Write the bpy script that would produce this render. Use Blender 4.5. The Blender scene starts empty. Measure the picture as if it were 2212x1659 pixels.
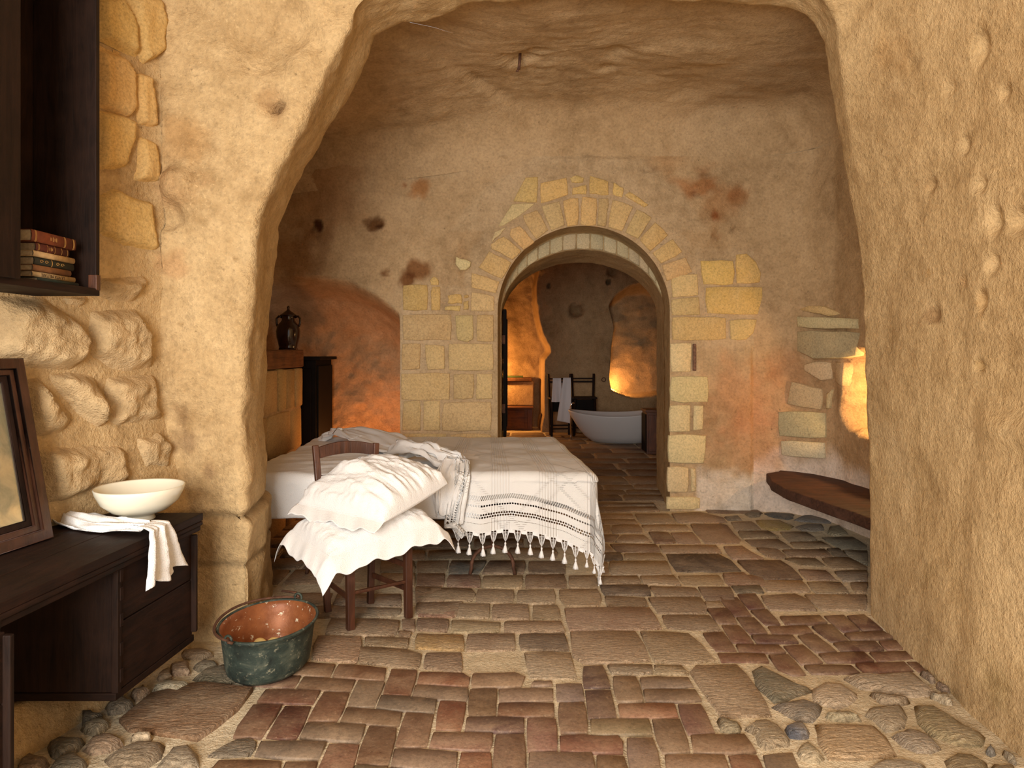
import bpy, bmesh, math, random
import numpy as np
from mathutils import Vector, Matrix, noise as mnoise
random.seed(7); RNG=np.random.RandomState(11)
C=bpy.context.scene.collection
PI=math.pi
# ---------------------------------------------------------------- camera, sky, daylight, exposure
CX,HZ,FL,EYE=1106.0,755.0,1475.0,1.5
cam=bpy.data.cameras.new('camera'); cam.sensor_width=36.0; cam.lens=36.0*FL/2212.0
cam.shift_x=0.0; cam.shift_y=-(829.5-HZ)/2212.0; cam.clip_start=0.05
camo=bpy.data.objects.new('camera',cam); C.objects.link(camo)
camo.location=(0,0,EYE); camo.rotation_euler=(PI/2,0,0)
bpy.context.scene.camera=camo
W=bpy.data.worlds.new('daylight'); bpy.context.scene.world=W; W.use_nodes=True
bg=W.node_tree.nodes['Background']; bg.inputs[0].default_value=(1.0,0.98,0.95,1); bg.inputs[1].default_value=0.5
def area(name,loc,target,sx,sy,power,col):
    l=bpy.data.lights.new(name,'AREA'); l.shape='RECTANGLE'; l.size=sx; l.size_y=sy; l.energy=power; l.color=col
    o=bpy.data.objects.new(name,l); C.objects.link(o); o.location=loc
    o.rotation_euler=(Vector(target)-Vector(loc)).to_track_quat('-Z','Y').to_euler(); return o
def point(name,loc,power,col,r=0.04):
    l=bpy.data.lights.new(name,'POINT'); l.energy=power; l.color=col; l.shadow_soft_size=r
    o=bpy.data.objects.new(name,l); C.objects.link(o); o.location=loc; return o
area('doorway_daylight',(-0.95,-1.6,1.85),(0.1,4.2,1.35),1.9,1.9,172,(1.0,0.950,0.885))
point('alcove_lamp',(-1.50,6.78,0.45),7,(1.0,0.40,0.11),0.12)
point('bath_recess_lamp',(-0.45,12.75,1.1),42,(1.0,0.45,0.12))
point('bath_niche_lamp',(1.88,12.72,0.82),10,(1.0,0.50,0.16))
point('side_patch_light',(3.05,5.38,1.15),13,(1.0,0.62,0.25))  # added, unseen light for the warm patch on the bedroom's side wall
vs=bpy.context.scene.view_settings
vs.view_transform='Standard'; vs.look='None'; vs.gamma=1.0; vs.use_curve_mapping=False; vs.exposure=0.97
# ---------------------------------------------------------------- back-projection helpers (measured pixel -> place in the room)
def P(px,py,d): return np.array([(px-CX)*d/FL, d, EYE-(py-HZ)*d/FL])
def onfloor(px,py,z=0.0):
    d=(EYE-z)*FL/(py-HZ); return np.array([(px-CX)*d/FL,d,z])
def onplane(px,py,O,N):
    r=np.array([(px-CX)/FL,1.0,-(py-HZ)/FL]); e=np.array([0,0,EYE]); O=np.array(O,float); N=np.array(N,float)
    return e+r*(np.dot(O-e,N)/np.dot(r,N))
# ---------------------------------------------------------------- numpy noise
def _h(ix,iy,iz,s):
    n=(ix*374761393+iy*668265263+iz*2147483647+s*1274126177)&0xffffffff
    n=((n^(n>>13))*1274126177)&0xffffffff
    n=n^(n>>16); return (n&0xffff)/32767.5-1.0
def vnoise(p,seed=0):
    i=np.floor(p).astype(np.int64); f=p-i; f=f*f*f*(f*(f*6-15)+10); r=0
    for dx in (0,1):
        wx=f[:,0] if dx else 1-f[:,0]
        for dy in (0,1):
            wy=f[:,1] if dy else 1-f[:,1]
            for dz in (0,1):
                wz=f[:,2] if dz else 1-f[:,2]
                r=r+wx*wy*wz*_h(i[:,0]+dx,i[:,1]+dy,i[:,2]+dz,seed)
    return r
def fbm(p,scale,octv=3,seed=0):
    p=np.asarray(p,float)*scale; a=1.0; r=0
    for o in range(octv):
        r=r+a*vnoise(p+17.3*o,seed+o); p=p*2.03; a*=0.5
    return r
def sst(a,b,x):
    t=np.clip((x-a)/(b-a),0,1); return t*t*(3-2*t)
# ---------------------------------------------------------------- objects
def tag(o,label=None,cat=None,group=None,kind=None):
    if label: o['label']=label
    if cat: o['category']=cat
    if group: o['group']=group
    if kind: o['kind']=kind
    return o
def empty(name,loc=(0,0,0),rz=0):
    o=bpy.data.objects.new(name,None); C.objects.link(o); o.location=loc; o.rotation_euler=(0,0,rz); o.empty_display_size=0.1; return o
def mesh(name,v,f,m,parent=None,smooth=True,tint=None,attrs=None,uv=None):
    me=bpy.data.meshes.new(name)
    if tint is None and m is not None and not isinstance(m,(list,tuple)) and m.name in ('sandstone_plaster','old_plaster','mortar','rusticated_stone'): tint=(1,1,1)
    me.from_pydata([tuple(map(float,a)) for a in v],[],[tuple(map(int,a)) for a in f]); me.update()
    if smooth: me.polygons.foreach_set('use_smooth',[True]*len(me.polygons))
    if m is not None:
        for mm in (m if isinstance(m,(list,tuple)) else [m]): me.materials.append(mm)
    if tint is not None:
        a=me.color_attributes.new('tint','FLOAT_COLOR','POINT')
        t=np.ones((len(me.vertices),4)); t[:,:3]=tint; a.data.foreach_set('color',t.ravel().astype(np.float32))
    if attrs:
        for k,vals in attrs.items():
            a=me.attributes.new(k,'FLOAT','POINT'); a.data.foreach_set('value',np.asarray(vals,np.float32).ravel())
    o=bpy.data.objects.new(name,me); C.objects.link(o)
    if parent is not None: o.parent=parent
    return o
def gridfaces(n,m,wrapn=False):   # n rows, m cols  index=r*m+c
    f=[]
    for r in range(n-1):
        for c in range(m-1): a=r*m+c; f.append((a,a+1,a+m+1,a+m))
        if wrapn: a=r*m+m-1; f.append((a,r*m,(r+1)*m,a+m))
    return f
class MB:
    def __init__(s): s.v=[]; s.f=[]
    def add(s,v,f):
        b=len(s.v); s.v+= [tuple(map(float,a)) for a in v]; s.f+=[tuple(int(i)+b for i in q) for q in f]; return s
    def box(s,c,d,R=None):
        v=[]
        for z in (-1,1):
            for y in (-1,1):
                for x in (-1,1):
                    p=Vector((x*d[0]/2,y*d[1]/2,z*d[2]/2))
                    if R is not None: p=R@p
                    v.append((p.x+c[0],p.y+c[1],p.z+c[2]))
        return s.add(v,[(0,1,3,2),(4,6,7,5),(0,4,5,1),(2,3,7,6),(0,2,6,4),(1,5,7,3)])
    def bar(s,a,b,w,h,up=(0,0,1),w2=None,h2=None):
        a=Vector(a); b=Vector(b); d=(b-a).normalized(); u=Vector(up); x=d.cross(u)
        if x.length<1e-4: x=d.cross(Vector((0,1,0)))
        x.normalize(); y=x.cross(d).normalized(); v=[]
        for p,ww,hh in ((a,w,h),(b,w2 or w,h2 or h)):
            for sx,sy in ((-1,-1),(1,-1),(1,1),(-1,1)): v.append(p+x*sx*ww/2+y*sy*hh/2)
        return s.add(v,[(3,2,1,0),(4,5,6,7),(0,1,5,4),(1,2,6,5),(2,3,7,6),(3,0,4,7)])
    def prism(s,poly,ax,o,t):   # poly list of 3D points, extruded by vector t
        n=len(poly); v=list(poly)+[tuple(np.array(p)+np.array(t)) for p in poly]
        f=[tuple(range(n))[::-1],tuple(range(n,2*n))]+[(i,(i+1)%n,n+(i+1)%n,n+i) for i in range(n)]
        return s.add(v,f)
    def tube(s,pts,r,seg=8,closed=False):
        pts=[Vector(p) for p in pts]; n=len(pts); rr=r if hasattr(r,'__len__') else [r]*n
        v=[]; pu=None
        for i,p in enumerate(pts):
            if closed: d=pts[(i+1)%n]-pts[i-1]
            else: d=pts[min(i+1,n-1)]-pts[max(i-1,0)]
            d.normalize()
            if pu is None:
                pu=d.cross(Vector((0,0,1)));
                if pu.length<1e-3: pu=d.cross(Vector((0,1,0)))
            pu=(pu-d*pu.dot(d)).normalized(); w=d.cross(pu)
            for k in range(seg):
                a=2*PI*k/seg; v.append(p+(pu*math.cos(a)+w*math.sin(a))*rr[i])
        f=[]
        for i in range(n if closed else n-1):
            for k in range(seg):
                a=i*seg+k; b=i*seg+(k+1)%seg; c=((i+1)%n)*seg+(k+1)%seg; e=((i+1)%n)*seg+k; f.append((a,b,c,e))
        if not closed: f.append(tuple(range(seg))[::-1]); f.append(tuple((n-1)*seg+k for k in range(seg)))
        return s.add(v,f)
    def lathe(s,prof,c=(0,0,0),seg=32,sx=1,sy=1):
        v=[];f=[]; n=len(prof)
        for r,z in prof:
            for k in range(seg):
                a=2*PI*k/seg; v.append((c[0]+r*sx*math.cos(a),c[1]+r*sy*math.sin(a),c[2]+z))
        for i in range(n-1):
            for k in range(seg):
                a=i*seg+k;b=i*seg+(k+1)%seg; f.append((a,b,b+seg,a+seg))
        return s.add(v,f)
    def build(s,name,m,parent=None,smooth=False,bevel=0.0):
        o=mesh(name,s.v,s.f,m,parent,smooth)
        bm=bmesh.new(); bm.from_mesh(o.data); bmesh.ops.remove_doubles(bm,verts=bm.verts,dist=1e-6)
        bmesh.ops.recalc_face_normals(bm,faces=bm.faces); bm.to_mesh(o.data); bm.free()
        if smooth: o.data.polygons.foreach_set('use_smooth',[True]*len(o.data.polygons))
        if bevel:
            b=o.modifiers.new('edge','BEVEL'); b.width=bevel; b.segments=2; b.limit_method='ANGLE'
            o.data.polygons.foreach_set('use_smooth',[True]*len(o.data.polygons))
            w=o.modifiers.new('wn','WEIGHTED_NORMAL'); w.keep_sharp=True
        return o
# ---------------------------------------------------------------- materials
class NT:
    def __init__(s,name):
        s.m=bpy.data.materials.new(name); s.m.use_nodes=True; s.t=s.m.node_tree; s.n=s.t.nodes; s.l=s.t.links
        s.b=s.n['Principled BSDF']; s.out=s.n['Material Output']
    def new(s,t,**k):
        x=s.n.new(t)
        for a,b in k.items(): setattr(x,a,b)
        return x
    def set(s,sock,v):
        if isinstance(v,bpy.types.NodeSocket): s.l.new(v,sock)
        else: sock.default_value=v
    def math(s,op,a,b=0.0,c=0.0):
        x=s.new('ShaderNodeMath',operation=op); s.set(x.inputs[0],a); s.set(x.inputs[1],b); s.set(x.inputs[2],c); return x.outputs[0]
    def coord(s,which='Object',scale=(1,1,1)):
        t=s.new('ShaderNodeTexCoord'); mp=s.new('ShaderNodeMapping'); s.l.new(t.outputs[which],mp.inputs[0]); mp.inputs['Scale'].default_value=scale; return mp.outputs[0]
    def noise(s,vec,scale,detail=4,rough=0.55,dist=0.0):
        x=s.new('ShaderNodeTexNoise'); s.l.new(vec,x.inputs['Vector']); x.inputs['Scale'].default_value=scale; x.inputs['Detail'].default_value=detail; x.inputs['Roughness'].default_value=rough; x.inputs['Distortion'].default_value=dist; return x.outputs['Fac']
    def ramp(s,fac,stops):
        x=s.new('ShaderNodeValToRGB'); s.l.new(fac,x.inputs[0]); e=x.color_ramp.elements
        while len(e)<len(stops): e.new(0.5)
        for i,(p,c) in enumerate(stops):
            e[i].position=p; e[i].color=(c[0],c[1],c[2],1) if hasattr(c,'__len__') else (c,c,c,1)
        return x.outputs[0]
    def mix(s,fac,a,b,mode='MIX'):
        x=s.new('ShaderNodeMix',data_type='RGBA',blend_type=mode); s.set(x.inputs[0],fac)
        for i,v in ((6,a),(7,b)):
            if isinstance(v,tuple) and len(v)==3: v=(*v,1)
            s.set(x.inputs[i],v)
        return x.outputs[2]
    def attr(s,name,typ='GEOMETRY'): return s.new('ShaderNodeAttribute',attribute_name=name,attribute_type=typ)
    def bump(s,h,dist,strength=1.0,normal=None):
        x=s.new('ShaderNodeBump'); s.set(x.inputs['Height'],h); x.inputs['Distance'].default_value=dist; x.inputs['Strength'].default_value=strength
        if normal is not None: s.l.new(normal,x.inputs['Normal'])
        s.l.new(x.outputs[0],s.b.inputs['Normal']); return x.outputs[0]
    def fin(s,color,rough=0.8,spec=0.3,metal=0.0):
        s.set(s.b.inputs['Base Color'],(*color,1) if isinstance(color,tuple) and len(color)==3 else color)
        s.set(s.b.inputs['Roughness'],rough); s.b.inputs['Specular IOR Level'].default_value=spec; s.b.inputs['Metallic'].default_value=metal; return s.m
def mat_rock(name,c0,c1,c2,bump=0.012,speck=0.35,fine=45):
    t=NT(name); v=t.coord(); n1=t.noise(v,1.3,5,0.6,0.4); n2=t.noise(v,9,4,0.6); n3=t.noise(v,fine,4,0.65)
    col=t.ramp(n1,[(0.36,c0),(0.50,c1),(0.64,c2)])
    col=t.mix(t.ramp(n2,[(0.35,0.0),(0.7,0.55)]),col,tuple(min(1,a*1.22) for a in c2))
    sp=t.ramp(t.noise(v,70,2,0.5),[(0.62,0.0),(0.72,speck)]); col=t.mix(sp,col,tuple(min(1,a*1.35) for a in c2))
    dk=t.ramp(t.noise(v,26,3,0.6),[(0.24,0.6),(0.33,0.0)]); col=t.mix(dk,col,tuple(a*0.45 for a in c0))
    col=t.mix(1.0,col,t.ramp(n3,[(0.30,0.80),(0.50,1.0),(0.70,1.12)]),'MULTIPLY')
    col=t.mix(1.0,col,t.attr('tint').outputs['Color'],'MULTIPLY')
    h=t.math('ADD',t.math('MULTIPLY',n2,0.9),t.math('MULTIPLY',n3,0.55)); h=t.math('ADD',h,t.math('MULTIPLY',t.noise(v,130,3,0.7),0.30))
    t.bump(h,bump); return t.fin(col,0.92,0.15)
def mat_block(name,bump=0.008,lam=False,rough=0.85,spec=0.2,pale=(0.62,0.52,0.38),amount=0.5):
    t=NT(name); v=t.coord(); oi=t.new('ShaderNodeObjectInfo'); base=oi.outputs['Color']
    w=t.new('ShaderNodeVectorMath',operation='ADD'); t.l.new(v,w.inputs[0]); t.l.new(oi.outputs['Location'],w.inputs[1]); 
    n1=t.noise(w.outputs[0],5,5,0.65,0.6); n2=t.noise(w.outputs[0],28,4,0.7)
    col=t.mix(t.ramp(n1,[(0.35,0.0),(0.75,amount)]),base,pale)
    dark=t.mix(1.0,base,(0.42,0.38,0.36),'MULTIPLY')
    col=t.mix(t.ramp(n2,[(0.24,0.6),(0.40,0.0)]),col,dark)
    col=t.mix(t.ramp(t.noise(w.outputs[0],60,3,0.7),[(0.60,0.0),(0.72,amount*0.8)]),col,pale)
    col=t.mix(1.0,col,t.ramp(t.noise(w.outputs[0],75,4,0.75),[(0.34,0.74),(0.50,1.0),(0.66,1.18)]),'MULTIPLY')
    vv=t.coord('Object',(6,26,10) if lam else (1,1,1))
    n3=t.noise(vv,3.2 if lam else 40,5,0.6,0.9 if lam else 0.0)
    h=t.math('ADD',t.math('MULTIPLY',n3,1.0 if lam else 0.5),t.math('MULTIPLY',n2,0.5)); h=t.math('ADD',h,t.math('MULTIPLY',n1,0.6))
    t.bump(h,bump); return t.fin(col,rough,spec)
def mat_wood(name,c0,c1,axis=1,rough=0.45,spec=0.4,bump=0.002):
    sc=[14,14,14]; sc[axis]=1.4
    t=NT(name); v=t.coord('Object',tuple(sc)); n=t.noise(v,2.4,6,0.65,0.8); n2=t.noise(t.coord(),7,4,0.6)
    col=t.ramp(n,[(0.3,c0),(0.7,c1)]); col=t.mix(t.ramp(n2,[(0.45,0.0),(0.8,0.5)]),col,tuple(a*1.7 for a in c1))
    t.bump(n,bump); r=t.ramp(n2,[(0.2,rough-0.1),(0.8,rough+0.2)]); return t.fin(col,r,spec)
def mat_simple(name,c,rough=0.6,spec=0.4,metal=0.0,nz=0.25,scale=8,bump=0.0):
    t=NT(name); v=t.coord(); n=t.noise(v,scale,4,0.6)
    col=t.ramp(n,[(0.3,tuple(a*(1-nz) for a in c)),(0.7,tuple(min(1,a*(1+nz*0.6)) for a in c))])
    if bump: t.bump(t.noise(v,scale*4,4,0.6),bump)
    return t.fin(col,rough,spec,metal)
M={}
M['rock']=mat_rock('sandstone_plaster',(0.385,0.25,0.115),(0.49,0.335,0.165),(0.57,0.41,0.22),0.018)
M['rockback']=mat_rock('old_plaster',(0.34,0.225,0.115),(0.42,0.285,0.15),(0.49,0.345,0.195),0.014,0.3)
M['mortar']=mat_rock('mortar',(0.50,0.40,0.26),(0.60,0.49,0.33),(0.66,0.55,0.38),0.020,0.3,60)
M['block']=mat_block('tufa_block',0.006,False,0.9,0.15,(0.66,0.50,0.27),0.35)
M['rough']=mat_rock('rusticated_stone',(0.42,0.275,0.135),(0.52,0.36,0.185),(0.58,0.42,0.235),0.03,0.3,22)
M['brick']=mat_block('terracotta',0.004,False,0.60,0.35,(0.42,0.30,0.19),0.55)
M['slab']=mat_block('floor_stone',0.030,True,0.60,0.38,(0.56,0.43,0.29),0.55)
M['wood']=mat_wood('dark_wood_y',(0.007,0.004,0.003),(0.024,0.010,0.006),1,0.6,0.15)
M['woodz']=mat_wood('dark_wood_z',(0.007,0.0035,0.0025),(0.022,0.010,0.006),2,0.6,0.15)
M['woodx']=mat_wood('dark_wood_x',(0.007,0.0035,0.0025),(0.022,0.010,0.006),0,0.6,0.15)
M['redwood']=mat_wood('red_brown_wood',(0.055,0.020,0.010),(0.15,0.055,0.024),0,0.5)
M['redwoodz']=mat_wood('red_brown_wood_z',(0.050,0.018,0.009),(0.13,0.045,0.020),2,0.45)
M['chairwood']=mat_wood('chair_wood',(0.028,0.009,0.005),(0.080,0.026,0.011),2,0.38,0.5)
M['frame']=mat_wood('mirror_frame_wood',(0.018,0.007,0.004),(0.060,0.022,0.011),2,0.35,0.5)
M['beam']=mat_wood('beam_wood',(0.07,0.03,0.015),(0.20,0.09,0.04),1,0.75,0.2,0.006)
M['black']=mat_simple('black_paint',(0.008,0.006,0.005),0.7,0.1)
M['ceramic']=mat_simple('cream_ceramic',(0.80,0.76,0.62),0.12,0.6,0,0.04,3)
M['tub']=mat_simple('matt_tub',(0.56,0.55,0.55),0.45,0.4,0,0.02,3)
M['iron']=mat_simple('rusty_iron',(0.13,0.06,0.035),0.7,0.3,0.3,0.5,30,0.002)
M['chrome']=mat_simple('chrome',(0.8,0.8,0.8),0.12,0.5,1.0,0.02,3)
M['glazed']=mat_simple('dark_glaze',(0.030,0.012,0.007),0.15,0.6,0,0.3,6)
M['pages']=mat_simple('page_edges',(0.52,0.38,0.22),0.8,0.2,0,0.3,60)
M['gilt']=mat_simple('gilt',(0.75,0.45,0.15),0.4,0.5,0.4,0.2,40)
M['ink']=mat_simple('ink',(0.05,0.03,0.02),0.8,0.2)
M['fruit']=mat_simple('pale_yellow_skin',(0.90,0.72,0.30),0.35,0.4,0,0.1,12)
def mat_book(name,c): return mat_simple(name,c,0.6,0.3,0,0.35,25,0.001)
def mat_linen(name,c=(0.90,0.885,0.87),scale=900):
    t=NT(name); v=t.coord(); n=t.noise(v,4,4,0.6,0.6); n2=t.noise(v,18,4,0.6,1.0)
    h=t.math('ADD',t.math('MULTIPLY',n2,0.5),t.noise(v,260,2,0.5)); t.bump(t.math('MULTIPLY',h,1.0),0.004)
    t.b.inputs['Sheen Weight'].default_value=0.15
    return t.fin(t.mix(n,tuple(a*0.97 for a in c),c),0.85,0.15)
M['linen']=mat_linen('white_linen'); M['sheet']=mat_linen('bed_sheet',(0.76,0.71,0.62)); M['towel']=mat_linen('towel',(0.72,0.71,0.74))
def mat_bucket():
    t=NT('verdigris_copper'); v=t.coord(); n=t.noise(v,11,5,0.65,0.6); n2=t.noise(v,38,4,0.7)
    col=t.ramp(n,[(0.3,(0.012,0.016,0.013)),(0.52,(0.030,0.043,0.034)),(0.75,(0.11,0.12,0.085))])
    col=t.mix(t.ramp(n2,[(0.58,0.0),(0.72,0.8)]),col,(0.30,0.28,0.19)); t.bump(n2,0.003); return t.fin(col,0.62,0.35)
def mat_bucket_in():
    t=NT('copper_inside'); v=t.coord(); n=t.noise(v,9,5,0.6); n2=t.noise(v,30,4,0.7)
    col=t.ramp(n,[(0.3,(0.16,0.045,0.014)),(0.7,(0.36,0.13,0.045))])
    col=t.mix(t.ramp(n2,[(0.62,0.0),(0.66,0.9)]),col,(0.75,0.68,0.5)); t.bump(n2,0.002); return t.fin(col,0.5,0.4,0.2)
M['bucket']=mat_bucket(); M['bucketin']=mat_bucket_in()
def mat_mirror():
    t=NT('foxed_mirror'); v=t.coord(); n=t.noise(v,7,5,0.65,0.8)
    t.fin((0.55,0.57,0.45),t.ramp(n,[(0.4,0.30),(0.7,0.55)]),0.5,0.85)
    t.set(t.b.inputs['Base Color'],t.ramp(n,[(0.35,(0.62,0.62,0.50)),(0.75,(0.30,0.32,0.22))])); return t.m
M['mirror']=mat_mirror()
def mat_crochet():
    t=NT('crochet'); hem=t.attr('hem').outputs['Fac']; al=t.attr('along').outputs['Fac']; cu=t.attr('cu').outputs['Fac']; cv=t.attr('cv').outputs['Fac']
    def frac(x): return t.math('FRACT',x)
    def band(x,a,b): return t.math('MULTIPLY',t.math('GREATER_THAN',x,a),t.math('LESS_THAN',x,b))
    holes=None
    def addh(h):
        nonlocal holes
        holes=h if holes is None else t.math('MAXIMUM',holes,h)
    for (c,half,per,off) in ((0.096,0.0064,0.0165,0),(0.113,0.0064,0.0165,0.5),(0.168,0.0062,0.0165,0.2),(0.058,0.0022,0.009,0)):
        fx=t.math('SUBTRACT',frac(t.math('ADD',t.math('DIVIDE',al,per),off)),0.5); fx=t.math('MULTIPLY',fx,per)
        fy=t.math('SUBTRACT',hem,c); r=t.math('ADD',t.math('MULTIPLY',fx,fx),t.math('MULTIPLY',fy,fy))
        addh(t.math('LESS_THAN',r,half*half))
    sl=frac(t.math('DIVIDE',t.math('ADD',al,t.math('MULTIPLY',hem,0.4)),0.0115)); addh(t.math('MULTIPLY',band(hem,0.202,0.232),t.math('LESS_THAN',sl,0.50)))
    # relief: diamonds, rosettes and leaf rows
    per=0.62
    a=t.math('DIVIDE',t.math('ADD',cu,cv),per); b=t.math('DIVIDE',t.math('SUBTRACT',cu,cv),per)
    da=t.math('ABSOLUTE',t.math('SUBTRACT',frac(a),0.5)); db=t.math('ABSOLUTE',t.math('SUBTRACT',frac(b),0.5))
    line=t.math('MAXIMUM',t.math('LESS_THAN',da,0.022),t.math('LESS_THAN',db,0.022))
    line2=t.math('MAXIMUM',band(da,0.05,0.065),band(db,0.05,0.065))
    st=t.math('SINE',t.math('MULTIPLY',cu,2*PI/0.075)); st2=t.math('SINE',t.math('MULTIPLY',cv,2*PI/0.06))
    leaf=t.math('MULTIPLY',t.math('GREATER_THAN',t.math('MULTIPLY',st,st2),0.2),t.math('GREATER_THAN',t.math('SINE',t.math('MULTIPLY',cu,2*PI/0.31)),0.0))
    rib=t.math('MULTIPLY',t.math('ABSOLUTE',t.math('SINE',t.math('MULTIPLY',cu,PI/0.018))),t.math('LESS_THAN',t.math('SINE',t.math('MULTIPLY',cu,2*PI/0.31)),-0.3))
    h=t.math('ADD',t.math('MULTIPLY',line,0.9),t.math('MULTIPLY',line2,0.6)); h=t.math('ADD',h,t.math('MULTIPLY',leaf,0.55)); h=t.math('ADD',h,t.math('MULTIPLY',rib,0.5))
    fine=t.math('MULTIPLY',t.math('SINE',t.math('MULTIPLY',al,2*PI/0.007)),t.math('SINE',t.math('MULTIPLY',hem,2*PI/0.007)))
    h=t.math('ADD',h,t.math('MULTIPLY',fine,0.12)); t.bump(h,0.011)
    # small open-work slits along the diamonds
    sl2=t.math('MULTIPLY',t.math('MAXIMUM',band(da,0.075,0.115),band(db,0.075,0.115)),t.math('LESS_THAN',frac(t.math('DIVIDE',cv,0.0125)),0.22)); addh(t.math('MULTIPLY',sl2,t.math('LESS_THAN',frac(t.math('DIVIDE',cu,0.004)),0.6)))
    t.fin((0.90,0.88,0.85),0.85,0.15)
    tr=t.new('ShaderNodeBsdfTransparent'); mx=t.new('ShaderNodeMixShader'); t.set(mx.inputs[0],holes); t.l.new(t.b.outputs[0],mx.inputs[1]); t.l.new(tr.outputs[0],mx.inputs[2]); t.l.new(mx.outputs[0],t.out.inputs['Surface'])
    return t.m
M['crochet']=mat_crochet()
# ================================================================ STRUCTURE
class Skin:
    def __init__(s,V): s.V=np.array(V,float); s.tint=np.ones(s.V.shape)
    def smooth(s,n,axis=0):
        for _ in range(n):
            V=s.V.copy()
            if axis==0: s.V[1:-1]=(V[:-2]+2*V[1:-1]+V[2:])/4
            else: s.V[:,1:-1]=(V[:,:-2]+2*V[:,1:-1]+V[:,2:])/4
        return s
    def normals(s):
        a=np.gradient(s.V,axis=0); b=np.gradient(s.V,axis=1); n=np.cross(a,b); n/=np.linalg.norm(n,axis=2,keepdims=True)+1e-9; return n
    def noise(s,amps,seed=0,mask=None):   # amps: [(amp,scale,oct)]
        p=s.V.reshape(-1,3); n=s.normals(); d=0
        for k,(a,sc,o) in enumerate(amps): d=d+a*fbm(p,sc,o,seed+31*k)
        d=d.reshape(s.V.shape[:2])
        if mask is not None: d=d*mask
        s.V+=n*d[...,None]; return s
    def pit(s,c,r,vec,tint=None,ry=None,edge=0.35):
        c=np.array(c,float); q=s.V-c; 
        if ry: q=q*np.array([1,1,r/ry])
        e=np.linalg.norm(q,axis=2)/r
        e=e*(1+0.18*fbm(s.V.reshape(-1,3),2.2/max(r,.05),2,5).reshape(e.shape))
        w=1-sst(edge,1.0,e); s.V+=w[...,None]*np.array(vec)
        if tint is not None: s.stain(c,r,tint,e)
        return s
    def stain(s,c,r,tint,e=None,soft=0.3,wob=0.5):
        if e is None: e=np.linalg.norm(s.V-np.array(c),axis=2)/r
        e=e+wob*fbm(s.V.reshape(-1,3),max(7.0,1.1/r),3,9).reshape(e.shape)*(0.5 if r>0.2 else 0.95)
        w=1-sst(soft,1.1,e); s.tint*=1-w[...,None]*(1-np.array(tint)); return s
    def emit(s,name,mat,facemask=None,parent=None,kind='structure'):
        R,Cn=s.V.shape[:2]; idx=np.arange(R*Cn).reshape(R,Cn)
        F=np.stack([idx[:-1,:-1],idx[:-1,1:],idx[1:,1:],idx[1:,:-1]],-1)
        if facemask is not None: F=F[facemask]
        else: F=F.reshape(-1,4)
        u,inv=np.unique(F,return_inverse=True); F2=inv.reshape(-1,4)
        o=mesh(name,s.V.reshape(-1,3)[u],F2,mat,parent,True,s.tint.reshape(-1,3)[u])
        if kind: o['kind']=kind
        return o
def resample(ctrl,n):
    c=np.array(ctrl,float); d=np.r_[0,np.cumsum(np.linalg.norm(np.diff(c[:,:3],axis=0),axis=1))]
    t=np.linspace(0,d[-1],n); return np.stack([np.interp(t,d,c[:,k]) for k in range(c.shape[1])],1)
def loft(curves,segs):
    out=[]
    for i,(a,b) in enumerate(zip(curves[:-1],curves[1:])):
        for k in range(segs[i]): w=k/segs[i]; out.append(a*(1-w)+b*w)
    out.append(curves[-1]); return np.array(out)
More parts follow.
